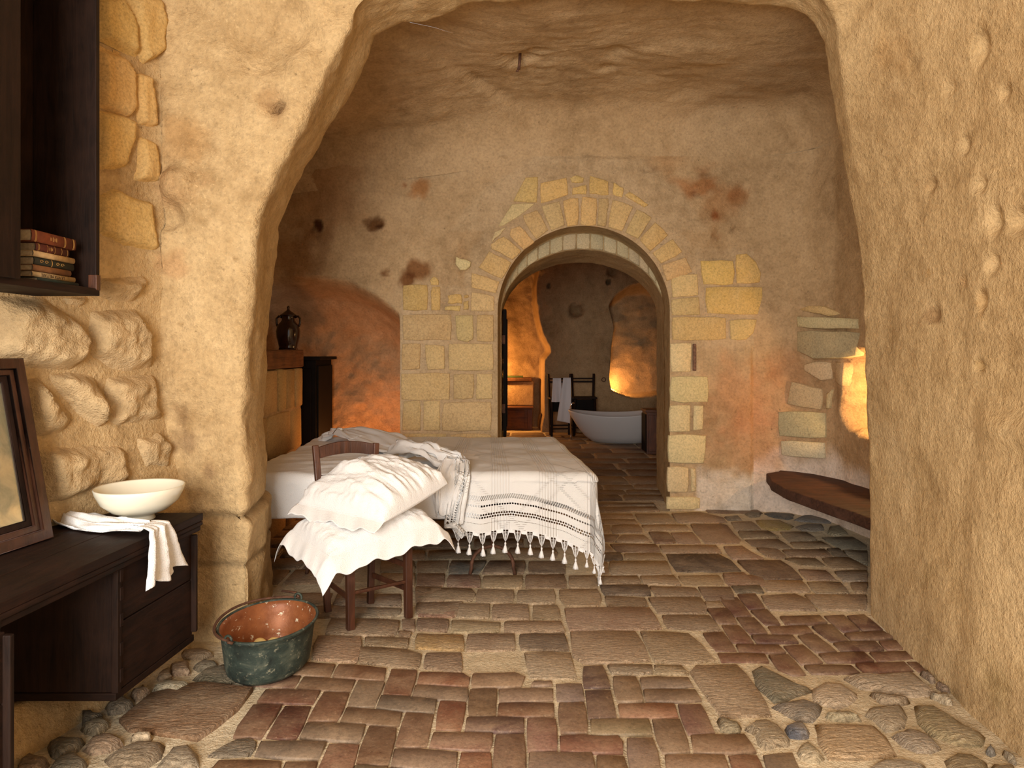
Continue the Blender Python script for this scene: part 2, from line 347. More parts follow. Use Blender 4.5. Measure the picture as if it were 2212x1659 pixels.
# ---- cave front: left wall, partition with the big opening, ceiling, right wall (one continuous skin cut into walls)
FE=[ # front arris pixel, depth, M1 (outer), M2, M3
 (528,1385,3.50,(-1.62,3.50,-0.02),(-2.05,2.70,-0.02),(-2.10,-1.2,-0.02)),
 (526,1115,3.50,(-1.66,3.50,0.70),(-2.05,2.70,0.70),(-2.10,-1.2,0.70)),
 (524,900,3.50,(-1.80,3.50,1.25),(-2.05,2.70,1.25),(-2.10,-1.2,1.25)),
 (527,700,3.50,(-1.80,3.50,1.75),(-2.05,2.70,1.75),(-2.10,-1.2,1.75)),
 (537,600,3.50,(-1.80,3.50,2.05),(-2.05,2.70,2.05),(-2.10,-1.2,2.05)),
 (549,475,3.50,(-1.80,3.50,2.40),(-2.05,2.70,2.40),(-2.10,-1.2,2.40)),
 (590,370,3.50,(-1.80,3.50,2.70),(-2.05,2.70,2.70),(-2.10,-1.2,2.70)),
 (657,240,3.50,(-1.82,3.50,3.00),(-2.05,2.70,3.00),(-2.10,-1.2,3.00)),
 (730,105,3.50,(-1.84,3.50,3.30),(-2.05,2.70,3.30),(-2.10,-1.2,3.30)),
 (780,18,3.50,(-1.75,3.42,3.62),(-1.95,2.60,3.62),(-2.0,-1.2,3.62)),
 (850,-40,3.48,(-1.30,3.30,3.80),(-1.50,2.50,3.82),(-1.6,-1.2,3.80)),
 (1000,-75,3.45,(-0.70,3.20,3.88),(-0.85,2.40,3.92),(-0.9,-1.2,3.90)),
 (1300,-90,3.45,(0.45,3.15,3.90),(0.45,2.30,3.95),(0.4,-1.2,3.95)),
 (1600,-80,3.50,(1.25,3.15,3.88),(1.30,2.30,3.90),(1.3,-1.2,3.90)),
 (1740,-30,3.60,(1.70,3.15,3.75),(1.75,2.30,3.78),(1.75,-1.2,3.78)),
 (1800,50,3.70,(1.92,3.10,3.40),(1.95,2.30,3.42),(1.95,-1.2,3.40)),
 (1822,200,3.76,(1.97,3.10,3.00),(1.97,2.30,3.00),(1.97,-1.2,3.00)),
 (1842,340,3.80,(1.99,3.10,2.60),(1.97,2.30,2.60),(1.97,-1.2,2.60)),
 (1868,470,3.82,(2.00,3.10,2.25),(1.97,2.30,2.25),(1.97,-1.2,2.25)),
 (1900,600,3.76,(2.00,3.05,1.90),(1.96,2.30,1.90),(1.95,-1.2,1.90)),
 (1921,724,3.66,(2.00,3.00,1.58),(1.95,2.30,1.58),(1.95,-1.2,1.58)),
 (1962,914,3.45,(1.99,2.90,1.13),(1.93,2.20,1.13),(1.93,-1.2,1.13)),
 (1995,1080,3.32,(1.96,2.80,0.75),(1.92,2.10,0.75),(1.92,-1.2,0.75)),
 (2032,1300,3.08,(1.92,2.65,0.36),(1.90,2.00,0.36),(1.90,-1.2,0.36)),
 (2072,1525,2.89,(1.87,2.50,-0.02),(1.87,1.90,-0.02),(1.88,-1.2,-0.02))]
RE=[(576,1283,4.2),(575,1110,4.2),(577,960,4.2),(579,800,4.2),(584,680,4.2),(592,600,4.2),(602,490,4.2),(640,405,4.2),(700,292,4.2),(760,185,4.15),(795,122,4.1),(808,78,4.1),(870,50,4.1),(1000,28,4.1),(1200,14,4.1),(1400,8,4.1),(1600,12,4.1),(1700,26,4.05),(1748,58,4.0),(1770,95,4.0),(1784,130,3.98),(1792,190,3.97),(1800,250,3.96),(1818,320,3.95),(1832,400,3.94),(1850,480,3.93),(1862,560,3.92),(1866,620,3.92),(1863,680,3.91),(1866,800,3.9),(1872,900,3.9),(1875,1050,3.9),(1876,1200,3.9),(1876,1328,3.88)]
NT_=560
Fc=np.array([list(P(a,b,d))+list(m1)+list(m2)+list(m3) for a,b,d,m1,m2,m3 in FE])
Fr=resample(Fc,NT_); Re=resample([P(*q) for q in RE],NT_)
# match the two opening edges by angle so that rows do not shear
ctr=np.array([0.2,0,1.3])
def ang(A): return np.arctan2(A[:,0]-ctr[0],A[:,2]-ctr[2])
af=np.maximum.accumulate(ang(Fr[:,:3])); ar=np.maximum.accumulate(ang(Re)); s01=np.linspace(0,1,NT_)
af=(af-af[0])/(af[-1]-af[0])+s01*1e-5; ar=(ar-ar[0])/(ar[-1]-ar[0])+s01*1e-5
Re2=np.stack([np.interp(af,ar,Re[:,k]) for k in range(3)],1); Re2[-1]=Re[-1]; Re2[0]=Re[0]
E0=Fr[:,0:3]; M1=Fr[:,3:6]; M2=Fr[:,6:9]; M3=Fr[:,9:12]
out=Re2-np.array([0.2,0,1.6]); out[:,1]=0; out/=np.linalg.norm(out,axis=1,keepdims=True)
out[:,2]*=(Re2[:,2]>0.8); 
Q1=Re2+out*0.10+np.array([0,0.05,0]); Q2=Re2+out*1.3+np.array([0,0.12,0])
E0i=E0+(M1-E0)*0.04
segs=[46,48,44,26,6,16]
front=Skin(loft([M3,M2,M1,E0,Re2,Q1,Q2],segs)); front.smooth(3)
nrow=front.V.shape[0]; rM1=segs[0]+segs[1]; rE0=rM1+segs[2]; rR=rE0+segs[3]
rows=np.arange(nrow)[:,None]; 
lm=1-0.75*((np.arange(NT_)<NT_*0.36)[None,:]*(rows<rM1-2)); 
for _ in range(6): lm[:,1:-1]=(lm[:,:-2]+2*lm[:,1:-1]+lm[:,2:])/4; lm[1:-1]=(lm[:-2]+2*lm[1:-1]+lm[2:])/4
lm=lm*(1-0.62*(np.arange(NT_)>NT_*0.64)[None,:])
for _ in range(8): lm[:,1:-1]=(lm[:,:-2]+2*lm[:,1:-1]+lm[:,2:])/4
front.noise([(0.045,1.1,3),(0.016,4.5,3)],3,lm)
front.noise([(0.005,11,3)],77,lm)
YP=3.48
def pit_p(px,py,r,dep,tint=None,ryf=1.0,Y=YP):
    c=P(px,py,Y); front.pit(c,r*Y/FL,(0,dep,0),tint,ry=r*Y/FL*ryf)
pit_p(590,222,42,0.025,(0.9,0.84,0.8)); pit_p(593,226,21,0.16,(0.45,0.36,0.30))  # hole: sunk and tinted darker inside, its shade put into the colour
pit_p(395,400,55,-0.06,(0.86,0.78,0.72)); pit_p(372,470,40,0.05); pit_p(590,70,110,0.05); pit_p(640,120,60,-0.03)
for a,b,r in ((523,132,7),(463,268,6),(520,388,5),(385,290,6),(510,560,7),(487,776,6),(390,700,8)): pit_p(a,b,r,0.01,(0.7,0.66,0.6))
for a,b,r,t in ((400,950,42,(0.70,0.66,0.66)),(385,900,30,(0.74,0.70,0.68)),(395,300,60,(0.85,0.76,0.66)),(380,560,40,(0.9,0.8,0.75)),(450,1010,25,(0.8,0.75,0.75))): front.stain(P(a,b,YP),r*YP/FL,t)
# mason's joints at the foot of the left pier
zz=front.V[...,2]; yy=front.V[...,1]; xx=front.V[...,0]
mk=(xx<-1.0)*(xx>-1.9)*(rows>rM1-4)
for z0,wd,dp in ((0.655,0.018,0.030),(0.40,0.014,0.018)):
    g=np.exp(-((zz-z0-0.015*np.sin(yy*3))/wd)**2)*mk; front.V[...,1]+=g*dp*(rows<=rE0); front.V[...,0]-=g*dp*(rows>rE0-4)
    front.tint*=1-0.35*g[...,None]
low=sst(0.66,0.60,zz)*mk; front.V[...,0]+=low*0.03*(rows>=rE0-3)*(rows<rR+2)
# weathered pits on the right wall
def pit_r(px,py,r,dep,tint=None,ryf=1.0):
    c=onplane(px,py,(1.98,0,0),(1,0.0,0)); d=c[1]; rr=r*d/FL*1.25; front.pit(c,rr,(dep*1.05,0,0),tint,ry=rr*ryf*0.8,edge=0.1)
for q in ((2001,401,22,0.030,(0.74,0.68,0.62)),(2001,680,30,0.035,(0.66,0.60,0.56)),(2115,400,24,0.03,None,1.2),(2145,480,30,0.035,None,1.5),(2140,570,24,0.03,None,1.3),(2117,650,20,0.03,(0.8,0.72,0.62),1.6),(2074,607,13,0.03,(0.66,0.58,0.5),1.7),(2041,778,9,0.02,(0.75,0.7,0.65)),(2079,314,17,0.03,None,1.6),(2113,791,18,0.03,(0.85,0.8,0.7)),(1995,590,14,0.02,(0.85,0.75,0.6)),(2120,100,30,0.04,None,1.6),(2200,480,40,0.05),(1905,60,30,0.05),(2175,200,22,0.03),(2050,190,20,0.02),(1990,140,30,0.03)):
    pit_r(*q)
for a,b,r,t in ((1935,120,60,(0.95,0.88,0.8)),(2080,1510,40,(0.74,0.74,0.72)),(2000,1240,30,(0.85,0.84,0.8)),(2180,1480,60,(0.86,0.86,0.8))): 
    c=onplane(a,b,(1.95,0,0),(1,0,0)); front.stain(c,r*c[1]/FL,t)
# ledge on the right wall
g=np.exp(-((zz-1.18)/0.07)**2)*(xx>1.5)*sst(3.0,2.7,yy)*(rows<rE0); front.V[...,0]-=g*0.045
g=sst(1.20,1.02,zz)*(xx>1.5)*sst(3.0,2.8,yy); front.V[...,0]-=g*0.02
g=(xx>1.5)*sst(0.5,0.0,zz); front.tint*=1-g[...,None]*np.array([0.06,0.03,-0.04])*0.8
front.V[...,2]=np.maximum(front.V[...,2],-0.06)
cols=np.arange(NT_-1)[None,:]; fr=np.arange(nrow-1)[:,None]
cL=int(np.argmin(np.abs(Fr[:,5]-3.55)+10*(np.arange(NT_)>NT_//2))); cR=int(np.argmin(np.abs(Fr[:,5]-3.35)+10*(np.arange(NT_)<NT_//2)))
outer=fr<rM1
front.emit('wall_left',M['rock'],outer&(cols<cL)); wl=bpy.data.objects['wall_left']
front.emit('ceiling',M['rock'],outer&(cols>=cL)&(cols<cR))
front.emit('wall_right',M['rock'],((fr<rE0)&(cols>=cR))&(fr>=0))
front.emit('wall_partition',M['rock'],((~outer)&(cols<cR))|((fr>=rE0)&(cols>=cR)))
# ---- bedroom: back wall with the stone arch
YB=6.36
AX,AR,AS=0.668,0.802,1.85
def archcurve(xl,xr,rz,spring,n,dz=0.0,y=0):
    cx=(xl+xr)/2; rx=(xr-xl)/2; a=int(n*0.3); pts=[]
    for z in np.linspace(-0.05,spring,a,endpoint=False): pts.append((xl,y,z))
    for t in np.linspace(0,PI,n-2*a): pts.append((cx-rx*math.cos(t),y,spring+rz*math.sin(t)))
    for z in np.linspace(spring,-0.05,a+1)[1:]: pts.append((xr,y,z))
    return np.array(pts)
NA=300
eA=archcurve(-0.134,1.470,AR,AS,NA,y=YB); eA2=archcurve(-0.115,1.505,AR,AS,NA,y=6.76)
eB=archcurve(-0.105,1.515,0.644,AS,NA,y=6.765); eB2=archcurve(-0.10,1.58,0.60,AS,NA,y=7.46)
XL,XR,ZT=-1.04,2.25,3.30
a=int(NA*0.3); mid=NA-2*a; kL=int(mid*0.27); kR=int(mid*0.27); B=[]
zl=np.linspace(-0.05,2.2,a,endpoint=False)
for z in zl: B.append((XL,YB,z))
for z in np.linspace(2.2,ZT,kL,endpoint=False): B.append((XL,YB,z))
for x in np.linspace(XL,XR,mid-kL-kR): B.append((x,YB,ZT))
for z in np.linspace(ZT,2.2,kR+1)[1:]: B.append((XR,YB,z))
for z in np.linspace(2.2,-0.05,a+1)[1:]: B.append((XR,YB,z))
B=np.array(B)[:NA]
back=Skin(loft([B,eA],[64])); nb=back.V.shape[0]
edge=np.linspace(0,1,nb)[:,None]*np.ones((1,NA)); msk=(1-sst(0.80,1.0,edge))*sst(0.0,0.06,edge)
xb,zb=back.V[...,0],back.V[...,2]
flat=np.minimum(1,np.maximum(0,np.hypot(np.maximum(0,abs(xb-AX)-0),zb-AS)-1.25)/0.4); flat=np.where(zb<AS+0.1,np.clip((abs(xb-AX-0.0)-1.15)/0.3,0,1),flat); flat=np.where(xb<AX,np.where(zb<2.2,0,flat),flat)
flat=np.where((xb>1.5)&(xb<2.3)&(zb<2.4)&(zb>1.5),0.0,flat)
back.noise([(0.035,1.4,3),(0.012,5,3)],5,msk*(0.12+0.88*flat)); back.noise([(0.003,26,2)],9,sst(0.0,0.06,edge))
def pb(px,py,r,dep,tint=None,ryf=1.0):
    for sk in SK: sk.pit(P(px,py,YB),r*YB/FL*1.15,(0,dep,0),tint,ry=r*YB/FL*1.15*ryf)
# left part of the back wall, pushed back into the alcove
NX,NZ=140,170
xs=np.concatenate([np.linspace(-2.75,-1.16,95,endpoint=False),np.linspace(-1.16,-1.04,45)]); zs=np.linspace(-0.05,ZT,NZ)
Xg,Zg=np.meshgrid(xs,zs); 
ztop=np.interp(xs,[-2.5,-2.2,-1.75,-1.5,-1.25,-1.12,-1.04],[2.15,2.20,2.20,2.15,2.02,1.92,1.84])[None,:]
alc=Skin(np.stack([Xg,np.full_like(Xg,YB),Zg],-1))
alc.noise([(0.035,1.4,3),(0.010,5,3)],5,sst(-1.04,-1.25,Xg)*(Zg<ZT-0.02))
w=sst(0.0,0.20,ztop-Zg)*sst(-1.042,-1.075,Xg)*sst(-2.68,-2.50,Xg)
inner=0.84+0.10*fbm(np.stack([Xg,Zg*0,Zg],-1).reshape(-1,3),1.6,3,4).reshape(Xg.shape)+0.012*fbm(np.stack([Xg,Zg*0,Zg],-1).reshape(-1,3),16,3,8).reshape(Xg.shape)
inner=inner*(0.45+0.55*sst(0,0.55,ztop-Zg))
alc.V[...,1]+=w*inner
alc.tint*=1-(w*0.5)[...,None]*np.array([0.10,0.40,0.55])  # warm lamp glow put into the wall colour inside the alcove
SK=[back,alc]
for q in ((1087,328,18,-0.035,(0.86,0.84,0.8)),(1271,344,15,-0.03),(1400,360,16,0.035,(0.74,0.7,0.68)),(1394,352,9,-0.03),(1528,370,14,0.03,(0.76,0.7,0.66)),(1501,419,8,0.02,(0.7,0.62,0.6)),(1615,405,8,0.015,(0.8,0.7,0.64)),(1586,493,9,0.02,(0.6,0.55,0.5)),(1547,508,12,0.02,(0.78,0.68,0.6)),(1665,543,13,0.025,(0.72,0.64,0.58)),(938,254,10,0.02,(0.72,0.66,0.6)),(812,314,8,0.02,(0.66,0.6,0.54)),(1017,425,9,-0.015),(1722,636,7,0.015,(0.7,0.6,0.5)),(913,506,8,0.01),(945,505,8,0.01),(1325,295,7,0.012,(0.4,0.35,0.3)),(1500,545,10,0.015),(1020,505,34,0.02),(1000,560,26,0.03,(0.85,0.8,0.75),1.5)): pb(*q)
for a_,b_,r_,t_ in ((690,487,20,(0.18,0.11,0.07)),(810,485,22,(0.30,0.20,0.13)),(828,488,12,(0.3,0.2,0.13)),(905,585,30,(0.50,0.34,0.24)),(880,605,22,(0.42,0.27,0.18)),(830,592,14,(0.45,0.32,0.24)),(905,410,26,(0.80,0.58,0.42)),(875,402,10,(0.7,0.5,0.4)),(1475,410,42,(0.84,0.60,0.46)),(1520,395,36,(0.86,0.62,0.48)),(1560,440,60,(0.90,0.76,0.66)),(1547,468,16,(0.62,0.36,0.24)),(1600,420,26,(0.8,0.62,0.5)),(1440,330,60,(0.97,0.88,0.80)),(1583,275,7,(0.15,0.12,0.1)),(1600,860,110,(1.04,0.86,0.80)),(1560,700,60,(1.0,0.84,0.74)),(1620,960,100,(1.02,0.90,0.88)),(954,322,5,(0.1,0.1,0.1)),(730,300,60,(0.86,0.78,0.68)),(640,560,90,(0.72,0.60,0.50)),(700,420,110,(0.80,0.70,0.62))):
    for sk in SK: sk.stain(P(a_,b_,YB),r_*YB/FL,t_)
# whitewash at the foot of the wall
for sk in SK:
    z=sk.V[...,2]; x=sk.V[...,0]; nn=fbm(sk.V.reshape(-1,3),3.2,3,21).reshape(z.shape)*0.16
    w=sst(0.46,0.30,z+nn)*sst(1.6,1.75,x); sk.tint=sk.tint*(1-w[...,None])+w[...,None]*np.array([1.42,1.75,2.6])
# paler pointing around the exposed masonry
x,z=back.V[...,0],back.V[...,2]; q_=back.V.reshape(-1,3); nz_=fbm(q_,4,3,66).reshape(x.shape)*0.05
rr_=np.hypot(x-AX,z-AS); mm=(sst(1.19,1.15,rr_+nz_)*(z>AS-0.1)); mm=np.maximum(mm,sst(0.0,0.03,-0.1-x)*sst(2.12,2.08,z+nz_)); mm=np.maximum(mm,sst(1.75,1.70,x+nz_)*(z<AS)*(x>AX)); mm=np.maximum(mm,sst(2.42,2.38,x+nz_+0.25*np.abs(z-2.0))*sst(2.45,2.41,z+nz_)*sst(1.52,1.56,z+nz_)*(x>AX)); mm=np.maximum(mm,sst(1.43,1.36,np.hypot((x-AX+0.02)*1.0,(z-AS)*0.94)+nz_)*(z>AS+0.75))
back.tint=back.tint*(1-mm[...,None])+mm[...,None]*np.array([1.02,1.06,1.12])
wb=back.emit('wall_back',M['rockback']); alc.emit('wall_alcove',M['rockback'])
rv=Skin(loft([eA,eA2,eB,eB2],[10,2,14])); rv.noise([(0.004,14,2)],6); rv.tint*=np.array([0.93,0.95,0.90]); rv.emit('wall_archway',M['rockback'])
# right-hand wall of the bedroom; recess added to edge the bright light patch
RP=[(2.25,6.36),(2.40,6.33),(2.55,6.26),(2.69,6.12),(2.80,5.92),(2.86,5.42),(2.95,4.6),(3.02,3.95)]
rw=resample([(x,y,0) for x,y in RP],120); zs=np.linspace(-0.05,ZT,110)
V=np.zeros((110,120,3)); V[...,0]=rw[None,:,0]; V[...,1]=rw[None,:,1]; V[...,2]=zs[:,None]
side=Skin(V); side.noise([(0.03,1.6,3),(0.010,5,3)],14,np.clip(np.linspace(0,119,120)/10,0,1)[None,:]*np.ones((110,1))); side.noise([(0.003,26,2)],19,np.clip(np.linspace(0,119,120)/10,0,1)[None,:]*np.ones((110,1)))
sN=np.array([1.0,0.12,0])
yy2=side.V[...,1]; z2=side.V[...,2]; nn=fbm(side.V.reshape(-1,3),6,3,3).reshape(z2.shape)
w=sst(5.81,5.71,yy2+0.04*nn)*sst(4.95,5.02,yy2)*sst(0.84,0.89,z2+0.04*nn)*sst(1.50,1.42,z2+0.03*nn)
side.V+=w[...,None]*sN*0.30
nn=fbm(side.V.reshape(-1,3),3.2,3,21).reshape(z2.shape)*0.10
w=sst(0.60,0.42,z2+nn); side.tint=side.tint*(1-w[...,None])+w[...,None]*np.array([1.38,1.72,2.6])
side.tint*=1-(sst(2.2,0.9,z2)*0.10)[...,None]*np.array([0,0.6,0.8])
SK=[side]
for a_,b_,r_,t_ in ((1600,860,110,(1.04,0.86,0.80)),(1620,960,100,(1.02,0.90,0.88)),(1700,800,60,(1.0,0.88,0.82))): side.stain(P(a_,b_,6.3),r_*YB/FL,t_)
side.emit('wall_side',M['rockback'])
# left-hand wall and vaulted top of the bedroom
lw=resample([(-2.5,4.1,0),(-2.5,6.37,0)],40); V=np.zeros((60,40,3)); V[...,0]=lw[None,:,0]; V[...,1]=lw[None,:,1]; V[...,2]=np.linspace(-0.05,ZT,60)[:,None]
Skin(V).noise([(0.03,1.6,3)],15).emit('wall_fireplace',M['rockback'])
per=np.concatenate([resample([(-2.5,4.05,0),(-2.5,6.0,0),(-2.42,6.25,0),(-2.2,6.36,0)],70),resample([(-2.2,6.36,0),(2.0,6.36,0)],150)[1:],resample([(2.0,6.36,0)]+[(a_,b_,0) for a_,b_ in RP],80)[1:],resample([(3.02,3.95,0),(-2.5,4.05,0)],60)[1:]])
cen=np.array([0.4,5.15]); rowsV=[]
for v in np.concatenate([np.linspace(0,0.22,16,endpoint=False),np.linspace(0.22,1.0,50)]):
    if v<0.22: t=v/0.22*PI/2; inn=0.42*(1-math.cos(t)); zz_=ZT+0.40*math.sin(t)
    else: inn=None; k=(v-0.22)/0.78; zz_=ZT+0.40+0.05*math.sin(k*PI/2)
    d=cen-per[:,:2]; L=np.linalg.norm(d,axis=1,keepdims=True)
    q=per[:,:2]+d/L*np.minimum(0.42,L*0.4)*(1-math.cos(min(v/0.22,1)*PI/2)) if v<0.22 else None
    if q is None:
        q0=per[:,:2]+d/L*np.minimum(0.42,L*0.4); q=q0*(1-k)+cen*k
    rowsV.append(np.concatenate([q,np.full((len(per),1),zz_)],1))
cap=Skin(np.array(rowsV)); k_=sst(4.7,4.2,cap.V[...,1]); cap.V[...,2]=np.maximum(cap.V[...,2],cap.V[...,2]*(1-k_)+3.74*k_); cap.V[...,1]-=0.12*k_
X,Y,Z=cap.V[...,0],cap.V[...,1],cap.V[...,2]
p1=np.array([-0.93,4.66]); p2=np.array([0.20,6.36]); n12=np.array([-(p2-p1)[1],(p2-p1)[0]]); n12/=np.linalg.norm(n12)
sd=(X-p1[0])*n12[0]+(Y-p1[1])*n12[1]+0.05*fbm(cap.V.reshape(-1,3),1.6,2,40).reshape(X.shape)
cap.V[...,2]-=0.050*sst(-0.03,0.08,sd)+0.16*np.clip(sd,0,2)
cap.noise([(0.040,1.0,3)],23,np.minimum(1,np.arange(66)/10)[:,None]*np.ones((1,len(per))))
st=cap.V.copy(); st[...,1]*=2.2; cap.V[...,2]+=0.010*fbm(st.reshape(-1,3),2.6,3,52).reshape(X.shape)*(np.arange(66)>6)[:,None]
for (a_,b_,r_,dz) in ((1122,135,50,0.05),(1330,125,40,0.04),(1155,120,30,0.03),(1310,160,30,0.03)):
    c=onplane(a_,b_,(0,0,3.72),(0,0,1)); cap.pit(c,r_*c[1]/FL,(0,0,dz))
cap.noise([(0.003,24,2)],61); cap.emit('ceiling_bedroom',M['rockback'])
# ---- bathroom beyond the arch
YW=12.4
xs=np.concatenate([np.linspace(-1.6,0.2,40,endpoint=False),np.linspace(0.2,0.9,60,endpoint=False),np.linspace(0.9,1.6,24,endpoint=False),np.linspace(1.6,1.85,22,endpoint=False),np.linspace(1.85,4.2,60)])
zs=np.linspace(-0.05,4.2,170); Xg,Zg=np.meshgrid(xs,zs); bw=Skin(np.stack([Xg,np.full_like(Xg,YW),Zg],-1)); bw.noise([(0.06,1.2,3),(0.018,5,3)],71)
ex=np.interp(zs,[0,.1,.3,1.1,1.32,1.45,1.55,1.75,2.1,2.4,2.7,3.1,4.2],[.52,.52,.56,.56,.57,.68,.66,.55,.46,.42,.42,.50,.7])[:,None]
w=sst(0.03,-0.03,Xg-ex); bw.V[...,1]+=w*0.95
nx=np.interp(zs,[0,.6,.75,1.0,1.4,1.9,2.3,2.5,2.72],[2.6,2.2,1.80,1.76,1.80,1.86,1.76,1.84,2.2])[:,None]
ztp=np.interp(xs,[-2,1.7,1.9,2.15,2.5,3.0,3.4],[0,2.3,2.52,2.70,2.74,2.6,2.3])[None,:]; zbt=np.interp(xs,[-2,1.75,1.95,2.1,2.35,2.8,3.0,3.4],[3,.78,.68,.62,.62,.68,.8,1.1])[None,:]
w=sst(-0.01,0.05,Xg-nx)*sst(0.0,0.20,ztp-Zg)*sst(0.0,0.05,Zg-zbt)*sst(3.3,3.1,Xg); bw.V[...,1]+=w*(0.62+0.008*fbm(bw.V.reshape(-1,3),9,3,2).reshape(Xg.shape))
def pw(px,py,r,dep,tint=None,ryf=1.0): bw.pit(P(px,py,YW),r*YW/FL*1.1,(0,dep,0),tint,ry=r*YW/FL*1.1*ryf)
for q in ((1244,672,17,0.14,(0.7,0.65,0.6)),(1323,588,13,0.10,(0.6,0.55,0.5)),(1314,610,7,0.08,(0.3,0.3,0.3)),(1257,560,9,0.06,(0.4,0.4,0.4)),(1186,618,6,0.05,(0.4,0.4,0.4)),(1310,800,24,-0.03),(1305,760,28,-0.05),(1104,730,6,0.03)): pw(*q)
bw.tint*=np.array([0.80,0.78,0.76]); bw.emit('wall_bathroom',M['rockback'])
def plain(name,pts,n,m,amps,seed,tint=(1,1,1)):
    a,b,c,d=[np.array(p,float) for p in pts]; u=np.linspace(0,1,m)[None,:,None]; v=np.linspace(0,1,n)[:,None,None]
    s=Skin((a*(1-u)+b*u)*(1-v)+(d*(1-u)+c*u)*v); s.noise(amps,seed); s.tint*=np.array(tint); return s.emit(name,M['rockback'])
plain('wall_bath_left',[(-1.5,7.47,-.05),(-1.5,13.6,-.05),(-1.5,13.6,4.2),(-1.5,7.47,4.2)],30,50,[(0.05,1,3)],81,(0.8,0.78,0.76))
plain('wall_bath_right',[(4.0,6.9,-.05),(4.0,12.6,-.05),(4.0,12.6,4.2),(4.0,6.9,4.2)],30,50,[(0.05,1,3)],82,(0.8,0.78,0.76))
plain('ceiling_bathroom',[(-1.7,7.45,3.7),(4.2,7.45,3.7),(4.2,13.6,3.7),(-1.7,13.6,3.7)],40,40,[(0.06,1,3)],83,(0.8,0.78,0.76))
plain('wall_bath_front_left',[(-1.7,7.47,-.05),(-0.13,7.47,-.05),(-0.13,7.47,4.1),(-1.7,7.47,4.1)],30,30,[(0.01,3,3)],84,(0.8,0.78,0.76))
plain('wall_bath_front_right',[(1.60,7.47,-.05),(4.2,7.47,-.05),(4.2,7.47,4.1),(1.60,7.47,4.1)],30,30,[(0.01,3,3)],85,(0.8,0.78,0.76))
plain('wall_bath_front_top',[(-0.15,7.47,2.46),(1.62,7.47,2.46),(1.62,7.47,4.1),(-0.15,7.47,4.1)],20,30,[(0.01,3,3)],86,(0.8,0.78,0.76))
# ---------------------------------------------------------------- stones and bricks (each a piece of its own)
def piece(name,pts,m,parent,col,up=(0,0,1),thick=0.03,h=0.004,bevel=0.008,dome=0.0,wob=0.006,nmin=9,seed=0,dense=0,rot=0.0):
    """pts: 3D polygon on its plane; up: outward normal; h: how proud; dome: extra height in the middle"""
    rs=np.random.RandomState(seed); pts=np.array(pts,float); N=np.array(up,float); N/=np.linalg.norm(N)
    per=np.linalg.norm(np.roll(pts,-1,0)-pts,axis=1); tot=per.sum(); target=max(nmin,len(pts)) if not dense else dense
    ring=[]
    for i in range(len(pts)):
        k=max(1,int(round(per[i]/tot*target)))
        for j in range(k): ring.append(pts[i]+(pts[(i+1)%len(pts)]-pts[i])*j/k)
    ring=np.array(ring); n=len(ring); c=ring.mean(0)
    q=ring+ (rs.randn(n,3)*wob*0.5 if wob else 0); 
    q=q-np.outer((q-pts[0])@N,N)
    # cut the corners a little
    q=0.12*np.roll(q,1,0)+0.76*q+0.12*np.roll(q,-1,0) if wob and n>12 else 0.05*np.roll(q,1,0)+0.9*q+0.05*np.roll(q,-1,0)
    R=np.linalg.norm(q-c,axis=1,keepdims=True); minR=max(0.02,R.min())
    levels=[(0.0,-thick),(0.0,h-bevel*0.7),(bevel,h)]
    if dome>0: levels=[(0.0,-thick),(0.0,-0.002),(min(0.3*minR,0.03),h+dome*0.62),(0.60*minR,h+dome*0.95)]
    if dense: levels=[(0.0,-thick,1),(0.0,0.0,1),(0.14,h*0.45,1),(0.24,h*0.80,1),(0.36,h,1),(0.52,h+dome*.6,1),(0.68,h+dome,1),(0.84,h+dome,1)]
    V=[];F=[]
    for lv in levels:
        ins,z=lv[:2]
        qq=c+(q-c)*(1-np.minimum(ins/R,0.92)) if len(lv)==2 else c+(q-c)*(1-ins)
        jit=rs.randn(n,1)*(0.0012 if not dense else 0.004) if z>0 else 0
        V.append(qq+N*z+jit*N)
    V=np.concatenate(V)
    if dense: 
        d=(0.016*fbm(V,8,3,seed)+0.010*fbm(V,24,3,seed+3))*(1 if h>0.03 else 0.25); k=np.arange(len(V))//n>=3; V=V+np.outer(d*k,N)
    L=len(levels)
    for l in range(L-1):
        for i in range(n): a=l*n+i; b=l*n+(i+1)%n; F.append((a,b,b+n,a+n))
    top=c+N*(h+dome+ (0.0 if dense else 0)); V=np.vstack([V,top]); T=len(V)-1
    for i in range(n): F.append(((L-1)*n+i,(L-1)*n+(i+1)%n,T))
    V=V-c
    # orientation
    e=np.cross(q[1]-q[0],q[2]-q[1])
    if np.dot(np.cross(q-c,np.roll(q,-1,0)-c).sum(0),N)<0: F=[f[::-1] for f in F]
    o=mesh(name,V,F,m,parent,True,tint=(1,1,1) if dense else None); o.location=tuple(c); o.color=(*col,1); return o
def shade(c,s=0.12,rs=random): k=1+rs.uniform(-s,s); return tuple(max(0,min(1,a*k*(1+rs.uniform(-.04,.04)))) for a in c)
def cvt(poly,ox,oy,s): return [(ox+a/s,oy+b/s) for a,b in poly]
# floor mortar bed
fl_n,fl_m=330,190
ys=np.concatenate([np.linspace(-1.3,1.9,20,endpoint=False),np.linspace(1.9,7.4,250,endpoint=False),np.linspace(7.4,13.7,60)]); xs=np.linspace(-2.6,4.3,fl_m*1)
Xg,Yg=np.meshgrid(xs,ys); fs=Skin(np.stack([Xg,Yg,np.full_like(Xg,-0.006)],-1)); fs.noise([(0.003,3,3),(0.0025,14,3)],90)
fs.V[...,2]=np.clip(fs.V[...,2],-0.016,0.0)
